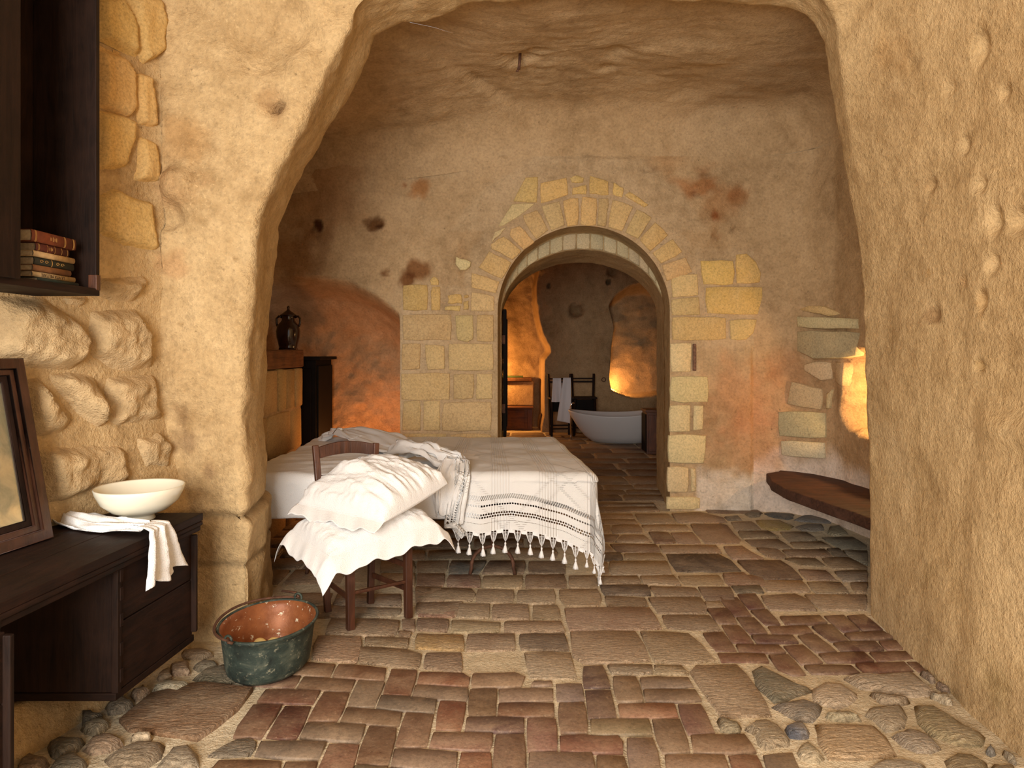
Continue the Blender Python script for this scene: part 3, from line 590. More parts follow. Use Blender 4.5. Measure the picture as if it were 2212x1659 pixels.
# rubble zones swell up between their cobbles
fs.V[...,2]+=0.006*sst(0.9,1.2,fs.V[...,0])*sst(3.1,2.9,fs.V[...,1])*np.abs(fbm(fs.V.reshape(-1,3),6,3,3).reshape(Xg.shape))
floor=fs.emit('floor',M['mortar'])
BR=[(0.17,0.072,0.036),(0.20,0.082,0.042),(0.13,0.060,0.036),(0.22,0.115,0.058),(0.17,0.095,0.048),(0.15,0.058,0.034),(0.20,0.115,0.062)]
SL=[(0.36,0.24,0.14),(0.40,0.28,0.175),(0.30,0.195,0.115),(0.42,0.30,0.18),(0.33,0.22,0.14),(0.38,0.27,0.17)]
DK=(0.085,0.055,0.038); GR=(0.17,0.14,0.10); GG=(0.14,0.145,0.125); OC=(0.46,0.29,0.10); RD=(0.36,0.21,0.13); PK=(0.40,0.26,0.165)
used=[]  # floor polygons already laid
def lay(kind,polyspx,col=None,dome=0,mat=None,wob=0.004,seed0=0,h=None):
    for i,pp in enumerate(polyspx):
        cc=None
        if isinstance(pp,dict): cc=pp.get('c'); pp=pp['p']
        q=[onfloor(a,b) for a,b in pp]; used.append(np.array(q)[:,:2])
        sd=seed0+i
        if kind=='brick': piece('brick',q,M['brick'],floor,shade(tuple(k_*0.78 for k_ in (cc or random.choice(BR))),0.15),thick=0.02,h=h or random.uniform(0.003,0.008),bevel=0.006,wob=0.003,seed=sd)
        elif kind=='slab': piece('stone_slab',q,M['slab'],floor,shade(cc or col or random.choice(SL),0.10),thick=0.02,h=h or random.uniform(0.004,0.010),bevel=0.007,wob=0.005,seed=sd)
        else: piece('cobble',q,M['slab'],floor,shade(cc or col or random.choice(SL),0.12),thick=0.02,h=0.004,bevel=0.02,dome=dome or 0.018,wob=0.008,nmin=9,seed=sd)
S=5.53
T1=[dict(p=cvt(p,440,1409,S),c=c) for p,c in [
 ([(600,300),(1175,278),(1085,430),(450,395)],None),([(1000,110),(1585,148),(1515,295),(930,265)],BR[4]),([(1600,148),(2200,195),(2160,350),(1525,300)],BR[3]),
 ([(1190,285),(1830,328),(1755,480),(1100,432)],BR[4]),([(1840,335),(2165,358),(2045,660),(1700,655)],(0.27,0.20,0.13)),([(735,440),(1410,465),(1310,625),(620,600)],BR[5]),
 ([(1420,475),(1750,490),(1605,830),(1230,825)],BR[1]),([(580,630),(950,635),(700,1040),(330,1020)],BR[5]),([(960,640),(1300,640),(1115,1035),(720,1030)],BR[5]),
 ([(1695,665),(2391,715),(2336,900),(1610,840)],BR[4]),([(1215,845),(1950,870),(1870,1085),(1125,1035)],(0.24,0.17,0.11)),([(1965,885),(2325,905),(2215,1370),(1800,1340)],BR[4]),
 ([(670,1060),(1480,1080),(1375,1295),(585,1250)],(0.20,0.145,0.10)),([(1490,1085),(1865,1095),(1740,1560),(1310,1560)],(0.34,0.17,0.10)),([(170,1290),(950,1300),(860,1560),(-30,1560)],BR[3]),
 ([(970,1300),(1365,1310),(1290,1560),(890,1560)],BR[4]),([(1800,1350),(2210,1378),(2200,1560),(1770,1560)],(0.20,0.16,0.10))]]
lay('brick',T1,seed0=100)
lay('slab',[dict(p=cvt([(30,1250),(380,1040),(560,1025),(640,1060),(570,1250)],440,1409,S),c=GR)],seed0=90)
T2=[dict(p=cvt(p,800,1409,S),c=c) for p,c in [
 ([(250,205),(570,225),(475,530),(140,500)],BR[1]),([(580,230),(1130,250),(1190,300),(1180,410),(540,375)],BR[1]),([(530,385),(1180,425),(1155,595),(485,540)],(0.25,0.185,0.12)),
 ([(1215,260),(1740,240),(1860,290),(1800,415),(1200,420)],(0.33,0.20,0.12)),([(120,510),(810,570),(770,740),(60,680)],(0.20,0.15,0.11)),([(825,580),(1155,600),(1095,945),(760,940)],(0.21,0.065,0.03)),
 ([(1190,430),(1520,435),(1500,765),(1160,760)],BR[4]),([(1530,435),(2195,425),(2200,590),(1525,595)],(0.26,0.18,0.12)),([(1520,605),(2200,600),(2205,770),(1510,765)],BR[0]),
 ([(1940,355),(2170,350),(2180,405),(1910,410)],(0.28,0.18,0.12)),([(415,720),(765,745),(675,1145),(285,1120)],(0.24,0.13,0.075)),([(1135,780),(1855,775),(1850,965),(1110,950)],(0.13,0.06,0.05)),
 ([(1865,785),(2225,790),(2245,1190),(1870,1185)],(0.24,0.12,0.085)),([(740,960),(1470,970),(1440,1190),(690,1145)],(0.24,0.13,0.09)),([(1480,975),(1850,970),(1870,1560),(1460,1560)],(0.22,0.12,0.075)),
 ([(275,1145),(1065,1190),(1035,1430),(235,1370)],(0.22,0.14,0.10)),([(1080,1195),(1445,1200),(1460,1560),(1030,1560)],(0.30,0.13,0.07)),([(1880,1205),(2670,1210),(2700,1560),(1890,1560)],(0.26,0.17,0.12)),([(-150,1400),(225,1385),(1025,1445),(1010,1560),(-180,1560)],BR[4])]]
lay('brick',T2,seed0=200)
T3=[dict(p=cvt(p,1160,1409,S),c=c) for p,c in [
 ([(220,375),(545,375),(570,590),(240,590)],(0.25,0.19,0.15)),([(245,600),(570,600),(630,985),(265,975)],(0.24,0.14,0.085)),([(540,170),(800,160),(885,425),(560,430)],(0.13,0.07,0.055)),
 ([(570,450),(890,450),(955,790),(610,795)],(0.115,0.06,0.045)),([(890,290),(1190,290),(1285,595),(950,600)],(0.20,0.13,0.085)),([(1215,300),(1810,295),(1885,420),(1250,435)],(0.24,0.17,0.13)),
 ([(1255,445),(1890,445),(1975,590),(1290,595)],(0.19,0.12,0.08)),([(955,610),(1650,610),(1705,785),(985,795)],(0.31,0.15,0.085)),([(1665,615),(1970,610),(2145,970),(1800,985)],(0.21,0.10,0.075)),
 ([(620,805),(1340,800),(1390,1000),(635,990)],(0.23,0.16,0.095)),([(1360,800),(1710,795),(1850,1205),(1480,1225)],(0.23,0.14,0.085)),([(265,990),(985,1015),(1035,1080),(1040,1215),(270,1200)],(0.22,0.10,0.06)),
 ([(1055,1030),(1400,1020),(1520,1560),(1130,1560)],(0.28,0.20,0.15)),([(1820,990),(2510,985),(2640,1205),(1865,1210)],(0.27,0.15,0.085)),([(1510,1225),(2250,1225),(2350,1560),(1570,1560)],(0.34,0.23,0.16)),([(710,1235),(1050,1245),(1125,1560),(715,1560)],BR[3]),
 ([(2270,1230),(2640,1222),(2760,1560),(2400,1560)],(0.22,0.10,0.06)),([(2680,1222),(3050,1190),(3210,1560),(2800,1560)],(0.23,0.17,0.11))]]
lay('brick',T3,seed0=300)
T4=[cvt(p,1500,1300,4.608) for p in [
 [(120,75),(330,65),(440,225),(235,225)],[(235,-45),(430,-50),(580,145),(390,150)],[(420,-75),(610,-85),(715,70),(540,75)],[(550,85),(730,80),(870,230),(705,235)],[(410,155),(600,155),(740,320),(545,325)],
 [(260,235),(450,230),(600,410),(375,410)],[(75,315),(290,310),(430,500),(205,500)],[(840,150),(1260,140),(1335,215),(900,230)],[(1280,140),(1490,130),(1660,290),(1480,300)],[(1510,135),(1690,125),(1885,275),(1680,290)],
 [(720,245),(1130,235),(1195,310),(770,320)],[(1160,240),(1370,225),(1545,390),(1360,400)],[(1480,315),(1890,295),(2015,365),(1570,390)],[(560,335),(985,340),(1045,415),(615,415)],[(1020,335),(1215,325),(1430,500),(1210,505)],
 [(1370,410),(1810,395),(1900,485),(1450,495)],[(1830,395),(2020,390),(2110,475),(1920,485)],[(400,425),(850,435),(920,510),(450,510)],[(880,440),(1085,425),(1290,610),(1060,625)],[(1220,515),(1700,505),(1800,595),(1315,610)],
 [(1730,500),(2110,490),(2190,570),(1820,590)],[(215,515),(715,525),(755,605),(265,610)],[(730,530),(935,525),(1125,730),(980,740),(830,665)],[(1075,630),(1570,630),(1665,715),(1160,720)],[(1590,620),(2100,600),(2200,695),(1700,715)],
 [(2110,600),(2212,600),(2320,690),(2220,700)]]]
TB=[(0.165,0.062,0.036),(0.15,0.058,0.036),(0.14,0.060,0.040),(0.17,0.075,0.045),(0.13,0.058,0.042)]
lay('brick',[dict(p=p,c=random.choice(TB)) for p in T4],seed0=400)
lay('slab',[dict(p=cvt([(0,640),(430,630),(520,720),(720,1010),(800,1150),(250,1165),(120,950),(-60,700)],1500,1300,4.608),c=PK),
 dict(p=cvt([(830,155),(1375,155),(1390,260),(880,260)],1160,1409,S),c=(0.33,0.25,0.165)),dict(p=cvt([(1400,165),(1740,170),(1810,265),(1405,265)],1160,1409,S),c=(0.42,0.31,0.19))],seed0=440)
T7=[(p,c) for p,c in [
 ([(0,500),(680,515),(715,570),(670,660),(0,640)],None),([(725,515),(1165,520),(1155,685),(700,680)],None),([(1200,530),(1650,520),(1665,690),(1195,685)],None),([(1690,525),(2165,520),(2212,640),(2190,720),(1780,720),(1690,620)],None),
 ([(20,680),(480,690),(460,850),(0,830)],(0.33,0.17,0.11)),([(500,690),(885,700),(865,860),(470,850)],(0.38,0.28,0.18)),([(905,705),(1350,705),(1360,875),(900,875)],None),([(1385,710),(1690,700),(1735,880),(1385,880)],None),
 ([(0,870),(390,880),(370,1015),(0,1000)],(0.24,0.155,0.095)),([(410,885),(1015,905),(1010,1030),(395,1025)],None),([(1040,905),(1740,900),(1785,1030),(1035,1035)],PK),
 ([(600,1050),(1180,1050),(1190,1240),(590,1250)],None),([(1220,1055),(1780,1050),(1830,1250),(1220,1235)],(0.19,0.13,0.085)),([(0,1045),(560,1060),(570,1240),(-30,1220)],OC),
 ([(375,350),(760,350),(765,490),(350,480)],(0.20,0.12,0.08)),([(775,355),(1270,345),(1270,500),(775,500)],None),([(1290,345),(1780,340),(1800,505),(1290,500)],(0.27,0.175,0.105)),([(1810,360),(2140,350),(2165,510),(1820,510)],None),
 ([(400,180),(850,175),(740,345),(370,340)],GG),([(855,180),(1310,180),(1290,330),(770,335)],(0.15,0.09,0.055)),([(1335,185),(1770,180),(1790,330),(1330,330)],(0.16,0.10,0.065)),
 ([(0,330),(340,330),(330,480),(0,480)],(0.22,0.13,0.08)),([(0,180),(390,175),(350,320),(0,320)],(0.25,0.18,0.11)),([(130,60),(500,50),(850,60),(820,160),(130,165)],(0.17,0.125,0.08)),([(-400,60),(110,60),(100,165),(-420,165)],None),([(-430,330),(-20,330),(-20,480),(-450,480)],None),([(-430,180),(-20,180),(-20,320),(-440,320)],None)]]
lay('slab',[dict(p=cvt(p,900,1180,S),c=c) for p,c in T7],seed0=500)
T8=[([(200,410),(1240,400),(1400,665),(260,680)],PK),([(265,690),(1095,685),(1270,1060),(420,1075),(320,990)],(0.44,0.30,0.185)),([(1110,690),(1690,705),(1850,830),(2050,1050),(1600,1090),(1290,1060)],(0.38,0.27,0.155)),
 ([(635,140),(1215,140),(1265,255),(690,255)],DK),([(690,265),(1175,285),(1230,385),(720,390)],(0.22,0.14,0.07)),([(1225,150),(1780,160),(1870,265),(1290,265)],None),([(1205,280),(1850,280),(1920,400),(1930,480),(1330,475)],(0.33,0.22,0.14)),
 ([(1370,490),(1960,495),(2110,690),(1450,660)],(0.32,0.22,0.14)),([(600,30),(1095,30),(1140,125),(640,125)],None),([(1115,30),(1530,20),(1620,140),(1160,120)],PK),([(1560,20),(2070,10),(2150,145),(1650,145)],None),([(1800,150),(2212,155),(2270,320),(1910,320)],(0.22,0.14,0.09)),([(1900,335),(2080,330),(2130,410),(1910,410)],None),([(2085,10),(2560,10),(2650,150),(2170,145)],(0.33,0.19,0.11))]
lay('slab',[dict(p=cvt(p,1180,1240,S),c=c) for p,c in T8],seed0=560)
lay('slab',[dict(p=[(1130,1410),(1233,1409),(1250,1468),(1142,1466)],c=(0.46,0.34,0.22))],seed0=580)
T9=[([(1035,760),(1575,775),(1540,900),(1020,855)],None),([(470,740),(1010,750),(960,1060),(400,1020),(420,860)],(0.36,0.22,0.13)),([(970,870),(1560,910),(1740,960),(1700,1110),(1640,1150),(1340,1100),(960,1060)],PK),([(1745,950),(2205,940),(2212,1180),(1730,1130)],(0.32,0.20,0.12)),
 ([(1440,680),(1600,690),(1570,770),(1430,740)],None),([(1480,540),(1640,545),(1640,680),(1490,660)],(0.26,0.17,0.11)),([(620,540),(1470,555),(1410,740),(560,720)],(0.28,0.19,0.11)),([(900,400),(1480,420),(1480,460),(1370,530),(900,520)],(0.30,0.22,0.14)),([(300,380),(880,390),(880,520),(240,540)],(0.27,0.17,0.10)),
 ([(1640,160),(1960,160),(1990,330),(1640,340)],None),([(1650,350),(2212,330),(2212,340),(2200,500),(1640,480)],None),([(700,230),(1480,240),(1480,390),(640,375)],(0.22,0.14,0.09)),([(200,230),(670,230),(600,370),(100,380)],None),([(1230,1270),(1820,1290),(1820,1300),(1230,1280)],None)][:-1]
lay('slab',[dict(p=cvt(p,600,1240,S),c=c) for p,c in T9],seed0=600)
T10=[([(900,210),(1420,205),(1540,350),(1000,365)],None),([(1440,200),(1880,185),(2240,270),(2300,340),(1560,345)],PK),([(1000,375),(1680,370),(1770,460),(1060,465)],None),([(1110,480),(1420,490),(1530,650),(1200,645)],(0.24,0.13,0.08)),([(1440,490),(1780,480),(1910,660),(1540,655)],PK),
 ([(1255,680),(2140,680),(2225,790),(1330,800)],PK),([(520,920),(1400,920),(1480,1130),(540,1120)],None),([(740,800),(1310,800),(1390,910),(750,890)],None),([(360,800),(700,790),(740,880),(700,910),(360,910)],DK),([(520,660),(1240,660),(1300,780),(640,780)],(0.28,0.17,0.10)),([(700,520),(1050,520),(1180,635),(600,625)],None),
 ([(340,640),(500,660),(600,780),(350,780)],None),([(300,520),(680,520),(580,620),(330,620)],(0.24,0.15,0.09)),([(560,380),(980,380),(1040,500),(560,500)],None),([(300,380),(540,380),(540,500),(300,500)],None),([(300,290),(920,290),(980,370),(300,365)],None),([(290,205),(880,210),(910,280),(300,280)],None),([(280,110),(1240,100),(1300,170),(280,180)],(0.26,0.17,0.10)),([(290,45),(880,50),(1200,50),(1240,90),(290,95)],(0.24,0.16,0.10)),([(350,925),(500,930),(520,1120),(350,1120)],None)]
lay('slab',[dict(p=cvt(p,1240,1080,6.9125),c=c) for p,c in T10],seed0=640)
lay('slab',[dict(p=[(1487,1132),(1560,1132),(1571,1135),(1586,1153),(1601,1168),(1601,1175),(1521,1175.5)],c=(0.36,0.225,0.135)),dict(p=[(1435,1196.5),(1556,1197),(1582,1212),(1606,1235),(1458,1235)],c=DK)],seed0=690)
T11=[([(0,690),(310,680),(440,780),(640,885),(150,885)],PK),([(200,905),(880,900),(1040,1010),(1220,1190),(600,1185),(440,1130),(330,1030)],(0.135,0.075,0.045)),([(0,1100),(330,1090),(515,1260),(110,1270)],(0.33,0.19,0.11)),([(130,1290),(570,1280),(640,1390),(200,1390)],(0.12,0.09,0.06)),
 ([(120,330),(450,320),(590,440),(220,460),(150,380)],None),([(220,470),(700,470),(860,560),(300,580)],None),([(860,480),(1260,480),(1450,600),(1000,640)],(0.30,0.24,0.17)),([(320,590),(840,580),(1080,735),(560,720),(430,680)],None),([(1470,560),(1950,550),(2170,680),(2170,760),(1800,750)],(0.26,0.25,0.19)),
 ([(1000,640),(1480,620),(1680,720),(1100,730)],None),([(500,720),(820,740),(960,850),(860,880),(640,830)],None),([(870,750),(1540,740),(1660,850),(1000,850)],None),([(1550,730),(1740,720),(1900,850),(1700,860)],GR),([(1780,760),(2175,770),(2175,980),(1980,900)],(0.27,0.26,0.20)),([(930,870),(1400,865),(1560,990),(1180,980)],(0.26,0.18,0.10)),
 ([(1480,870),(1900,860),(2175,1010),(2175,1040),(1640,1030)],None),([(1130,1030),(1560,1060),(1720,1200),(1260,1200)],None),([(1660,1070),(2175,1060),(2175,1220),(1800,1220)],(0.30,0.25,0.18)),([(540,1200),(1210,1200),(1340,1370),(660,1370)],None),([(1240,1220),(1780,1230),(1920,1400),(1400,1400)],None),([(1900,1245),(2175,1240),(2175,1400),(1980,1390)],None),([(560,1430),(1100,1400),(1300,1500),(1440,1659),(700,1650)],None),([(1200,1410),(2175,1420),(2175,1650),(1480,1650)],None)]
lay('slab',[dict(p=cvt(p,1560,1080,6.9125),c=c) for p,c in T11],seed0=700)
CB=[([(30,265),(250,245),(310,305),(90,310)],(0.2,0.16,0.11)),([(480,300),(880,310),(1080,390),(1000,440),(700,460),(580,400)],(0.38,0.27,0.08)),([(340,210),(430,180),(590,200),(560,250),(400,260)],GR),([(620,200),(760,190),(1080,220),(1060,270),(980,300),(760,260)],(0.12,0.12,0.11)),([(1060,300),(1200,230),(1400,220),(1600,280),(1640,350),(1400,340),(1180,320)],(0.20,0.21,0.21)),([(1080,400),(1250,360),(1500,370),(1540,450),(1200,460)],(0.20,0.17,0.15)),([(1590,400),(1740,380),(1900,510),(1700,540),(1580,500)],(0.24,0.22,0.14))]
lay('cobble',[dict(p=cvt(p,1560,1080,6.9125),c=c) for p,c in CB],dome=0.012,seed0=740)
C4=[([(565,680),(640,640),(880,730),(1100,860),(1180,900),(1020,940),(900,1000),(800,1020),(700,930),(620,850)],(0.20,0.17,0.11)),([(750,1040),(920,1005),(1100,990),(1300,1050),(1250,1130),(1160,1200),(1030,1190)],(0.24,0.19,0.16)),([(1300,1150),(1400,1110),(1560,1130),(1650,1175),(1540,1195),(1350,1190)],(0.36,0.30,0.18))]
lay('cobble',[dict(p=cvt(p,1500,1300,4.608),c=c) for p,c in C4],dome=0.02,seed0=760)
C5=[([(340,680),(480,665),(720,780),(690,860),(380,860)],(0.28,0.23,0.14)),([(740,800),(880,690),(1080,680),(1250,780),(1410,960),(1400,1040),(1060,1110),(960,1060),(930,900)],(0.38,0.28,0.18)),([(1330,790),(1480,730),(1640,740),(1740,860),(1700,940),(1420,930)],(0.13,0.135,0.15)),([(1570,1060),(1700,1030),(1850,1130),(1940,1240),(1850,1310),(1600,1250),(1540,1150)],(0.48,0.38,0.24))]
lay('cobble',[dict(p=cvt(p,1500,1459,6.9125),c=c) for p,c in C5],dome=0.02,seed0=770)
lay('cobble',[dict(p=[(1755,1563),(1889,1566),(1917,1590),(1948,1636),(1860,1645),(1785,1640),(1768,1603)],c=(0.52,0.35,0.18))],dome=0.014,seed0=780)
C6=[([(720,770),(900,700),(1060,730),(1200,800),(1320,920),(1180,960),(1000,960),(880,900)],(0.34,0.28,0.20)),([(1000,440),(1160,430),(1400,540),(1620,700),(1800,780),(1780,880),(1600,900),(1400,840),(1200,780),(1040,620)],(0.36,0.27,0.14)),([(500,460),(880,440),(910,560),(880,660),(700,740),(560,600),(430,540)],(0.36,0.27,0.18)),([(500,320),(760,350),(980,400),(860,430),(620,410)],(0.36,0.27,0.18)),([(330,90),(1000,75),(1120,180),(1280,290),(1180,320),(900,340),(600,280),(420,250),(200,130)],(0.47,0.36,0.24)),([(1060,90),(1160,85),(1240,180),(1180,180)],(0.2,0.13,0.09)),([(1220,200),(1290,200),(1370,285),(1310,290)],(0.2,0.13,0.09)),([(-20,170),(200,200),(350,300),(400,360),(150,480),(-120,400),(-150,250)],(0.50,0.38,0.26)),([(1180,345),(1380,345),(1440,440),(1300,400)],(0.5,0.4,0.26)),([(1780,930),(1850,900),(1910,970),(1840,1000)],(0.2,0.19,0.16)),([(1960,960),(2120,1010),(2130,1100),(2050,1060)],(0.36,0.29,0.19)),([(1340,1040),(1460,970),(1640,990),(1800,1080),(1840,1250),(1400,1250)],(0.30,0.22,0.11)),([(500,1080),(640,1045),(900,1055),(1140,1120),(1100,1250),(480,1250)],(0.5,0.4,0.27)),([(1850,1110),(2100,1120),(2180,1250),(1880,1250)],(0.3,0.2,0.1))]
lay('cobble',[dict(p=cvt(p,1780,1440,5.12),c=c) for p,c in C6],dome=0.02,seed0=790)
lay('slab',[dict(p=[(321,1502),(418,1480),(440,1479),(552,1489),(514,1536),(471,1570),(425,1602),(328,1587),(275,1580),(252,1561)],c=(0.24,0.12,0.05))],seed0=820,h=0.015)
C12=[([(440,680),(560,620),(830,640),(760,720),(500,820)],GR),([(790,720),(880,620),(1100,580),(1210,650),(1050,740),(850,770)],None),([(980,820),(1080,730),(1300,650),(1600,660),(1550,800),(1400,890),(1020,890)],(0.20,0.14,0.08)),([(1500,860),(1640,720),(1800,690),(1920,760),(1920,890),(1450,940)],(0.32,0.25,0.17)),([(1450,160),(1580,80),(1830,110),(1700,180)],(0.42,0.35,0.24)),([(990,310),(1180,210),(1290,290),(1200,350),(1020,380)],GR),([(760,520),(860,470),(1000,430),(1050,490),(900,600)],(0.27,0.22,0.14)),([(760,400),(880,370),(1000,420),(800,500)],GR),([(150,860),(260,790),(460,810),(480,850),(400,940),(150,940)],(0.3,0.2,0.12)),([(480,860),(640,770),(760,770),(830,870),(780,940),(440,940)],GR),([(1250,190),(1380,130),(1430,180),(1300,250)],None),([(1240,620),(1300,600),(1460,600),(1420,640),(1260,650)],(0.5,0.4,0.26))]
lay('cobble',[dict(p=cvt(p,0,1459,4.424),c=c) for p,c in C12],dome=0.028,seed0=830)
lay('cobble',[dict(p=[(415,1470),(440,1448),(490,1438),(520,1475),(470,1482)],c=(0.10,0.085,0.05)),dict(p=cvt([(1060,980),(1200,960),(1260,1000),(1180,1030),(1080,1020)],0,1050,2.724)),dict(p=cvt([(1130,1070),(1200,1035),(1290,1040),(1280,1080),(1170,1090)],0,1050,2.724),c=(0.14,0.11,0.07)),dict(p=cvt([(1000,1060),(1110,1040),(1120,1110),(1010,1120)],0,1050,2.724)),dict(p=cvt([(920,1120),(1000,1080),(1010,1140),(930,1150)],0,1050,2.724))],dome=0.02,seed0=850)
# the rest of the floor: courses of slabs under the bed, through the arch and in the bathroom
def inside(p,poly):
    c=False; n=len(poly)
    for i in range(n):
        x1,y1=poly[i]; x2,y2=poly[(i+1)%n]
        if (y1>p[1])!=(y2>p[1]) and p[0]<(x2-x1)*(p[1]-y1)/(y2-y1)+x1: c=not c
    return c
cand=0; rs=random.Random(5); y=3.55
while y<12.2 and cand<118:
    dy=rs.uniform(0.22,0.34)*(1.0 if y<7.3 else 1.8); x=-2.2+rs.uniform(0,0.2)
    xmax=2.3 if y<6.3 else (1.5 if y<7.3 else 3.6)
    if 6.2<y<7.3: x=-0.05
    if y>=7.3: x=-1.0
    while x<xmax:
        dx=rs.uniform(0.3,0.55)*(1.0 if y<7.3 else 1.8)
        x0,x1,y0,y1=x+0.008,min(x+dx,xmax+0.3)-0.008,y+0.008,y+dy-0.008
        tst=[(x0,y0),(x1,y0),(x1,y1),(x0,y1),((x0+x1)/2,(y0+y1)/2),((x0+x1)/2,y0),((x0+x1)/2,y1),(x0,(y0+y1)/2),(x1,(y0+y1)/2)]
        hit=any(inside(t,u) for t in tst for u in used) or any(x0<u[:,0].mean()<x1 and y0<u[:,1].mean()<y1 for u in used)
        vis=True
        if y<4.3 and x<-1.35: vis=False
        if y<5.0 and x0>1.2: vis=False
        if not hit and vis:
            col=rs.choice([(0.26,0.16,0.09),(0.30,0.19,0.11),(0.22,0.135,0.08),(0.18,0.11,0.07),(0.33,0.22,0.13)])
            piece('stone_slab',[(x0,y0,0),(x1,y0,0),(x1,y1,0),(x0,y1,0)],M['slab'],floor,col,thick=0.02,h=rs.uniform(0.004,0.010),bevel=0.012,wob=0.012,seed=900+cand); cand+=1
        x+=dx
    y+=dy
print('floor pieces',len(floor.children))
# ---- tufa blocks of the arch wall
TF=[(0.56,0.37,0.15),(0.60,0.40,0.165),(0.52,0.36,0.16),(0.58,0.42,0.20)]
SB=3.318
def wallblocks(polys,cols,O,N,parent,h=0.016,seed0=0,mat=None,name='stone_block',**k):
    for i,pp in enumerate(polys):
        q=[onplane(a,b,O,N) for a,b in pp]; piece(name,q,mat or M['block'],parent,shade(cols[i%len(cols)] if cols else random.choice(TF),0.10),up=(-N[0],-N[1],-N[2]),thick=0.03,h=h,bevel=0.008,wob=k.get('wob',0.007),nmin=10,seed=seed0+i)
OB=(0,YB-0.004,0); NB=(0,1,0)
A1=[cvt(p,850,350,SB) for p in [
 [(560,930),(725,960),(722,1070),(552,1070)],[(560,790),(765,860),(735,945),(558,900)],[(685,640),(845,715),(780,840),(608,760)],[(700,590),(790,530),(920,635),(855,700),(700,620)],[(835,480),(905,455),(1010,580),(930,630),(830,520)],
 [(925,385),(1030,345),(1115,490),(1020,560),(960,470)],[(1060,320),(1190,280),(1230,460),(1135,490)],[(1210,275),(1325,255),(1325,455),(1245,462)],[(1350,250),(1460,258),(1450,455),(1340,455)],[(1472,258),(1545,265),(1520,465),(1458,458)],
 [(1570,265),(1720,320),(1640,500),(1540,470)],[(1745,335),(1850,400),(1750,550),(1660,505)],[(1870,430),(1975,520),(1840,640),(1765,560)],[(2000,550),(2070,650),(1910,730),(1855,650)],[(2090,680),(2140,790),(1960,855),(1920,745)]]]
wallblocks(A1,None,OB,NB,wb,seed0=1000)
# wide voussoirs beyond the right haunch (second measured view)
SC=2.0745
A2=[cvt(p,1400,450,SC) for p in [[(105,305),(222,292),(225,390),(108,400)],[(85,260),(190,225),(205,285),(95,318)],[(104,410),(228,395),(232,478),(104,482)]]]
wallblocks([A2[0],A2[2]],None,OB,NB,wb,seed0=1030)
A3=[cvt(p,850,350,SB) for p in [
 [(855,285),(945,115),(1035,105),(1030,290)],[(1050,150),(1245,110),(1250,235),(1050,300)],[(1265,115),(1310,95),(1365,115),(1360,150),(1275,150)],[(1280,185),(1385,165),(1385,232),(1280,235)],[(1405,100),(1540,140),(1540,240),(1405,225)],[(1575,150),(1650,190),(1640,250),(1570,240)],[(1650,240),(1690,210),(1830,310),(1800,328)],
 [(750,465),(850,300),(1020,300),(930,370),(780,460)],[(700,585),(725,500),(810,470),(740,540)],
 [(65,880),(250,880),(245,1065),(65,1065)],[(275,890),(335,895),(335,1065),(270,1065)],[(262,850),(290,820),(330,850),(325,880),(265,882)],[(390,955),(485,950),(490,1015),(390,1015)],[(370,1035),(480,1030),(475,1068),(372,1065)],[(505,955),(540,950),(538,975),(505,975)],[(505,1000),(540,990),(535,1060),(500,1060)],
 [(65,1095),(415,1092),(415,1280),(65,1280)],[(435,1098),(575,1098),(572,1270),(530,1288),(460,1280)],[(597,1095),(718,1095),(718,1290),(597,1285)],[(60,1300),(195,1300),(192,1480),(60,1490)],[(225,1310),(370,1315),(365,1480),(240,1495)],[(395,1300),(715,1300),(715,1495),(390,1495)],
 [(55,1515),(410,1510),(408,1705),(55,1705)],[(432,1520),(578,1515),(575,1700),(430,1700)],[(592,1515),(708,1515),(708,1700),(592,1700)]]]
cols3=[(0.58,0.38,0.14)]*7+[(0.55,0.42,0.22)]*2+[(0.54,0.36,0.13)]*7+[(0.52,0.37,0.17)]*9
wallblocks(A3,cols3,OB,NB,wb,seed0=1040)
A4=[cvt(p,550,850,2.765) for p in [[(885,45),(990,40),(990,222),(885,222)],[(1008,42),(1108,42),(1105,222),(1005,222)],[(1122,50),(1415,50),(1415,225),(1120,225)],[(885,240),(1150,240),(1150,400),(885,400)],[(1165,240),(1415,240),(1415,400),(1165,400)],[(885,415),(1050,415),(1050,600),(885,600)],[(1070,415),(1412,415),(1412,600),(1070,600)],[(-20,0),(-20,0),(-20,0)]][:-1]]
wallblocks(A4,[(0.50,0.36,0.17)],OB,NB,wb,seed0=1080)
A5=[cvt(p,1400,450,SC) for p in [[(232,235),(382,235),(380,345),(250,342)],[(392,205),(440,205),(480,240),(505,290),(505,335),(395,340)],[(255,352),(515,352),(515,400),(490,478),(262,475)],[(105,487),(350,487),(350,588),(105,592)],[(365,500),(490,497),(470,560),(440,590),(365,590)],
 [(100,602),(195,602),(192,735),(100,735)],[(98,752),(268,755),(270,868),(96,868)],[(95,882),(188,882),(186,1000),(93,1000)],[(202,885),(245,885),(245,990),(200,993)],[(90,1012),(260,1015),(250,1145),(88,1140)],[(86,1157),(180,1160),(178,1272),(85,1272)],[(192,1165),(212,1165),(212,1270),(190,1270)],[(82,1290),(235,1295),(232,1345),(80,1350)]]]
cols5=[(0.60,0.39,0.13)]*3+[(0.60,0.42,0.17)]*2+[(0.62,0.49,0.27)]*8
wallblocks(A5,cols5,OB,NB,wb,seed0=1100)
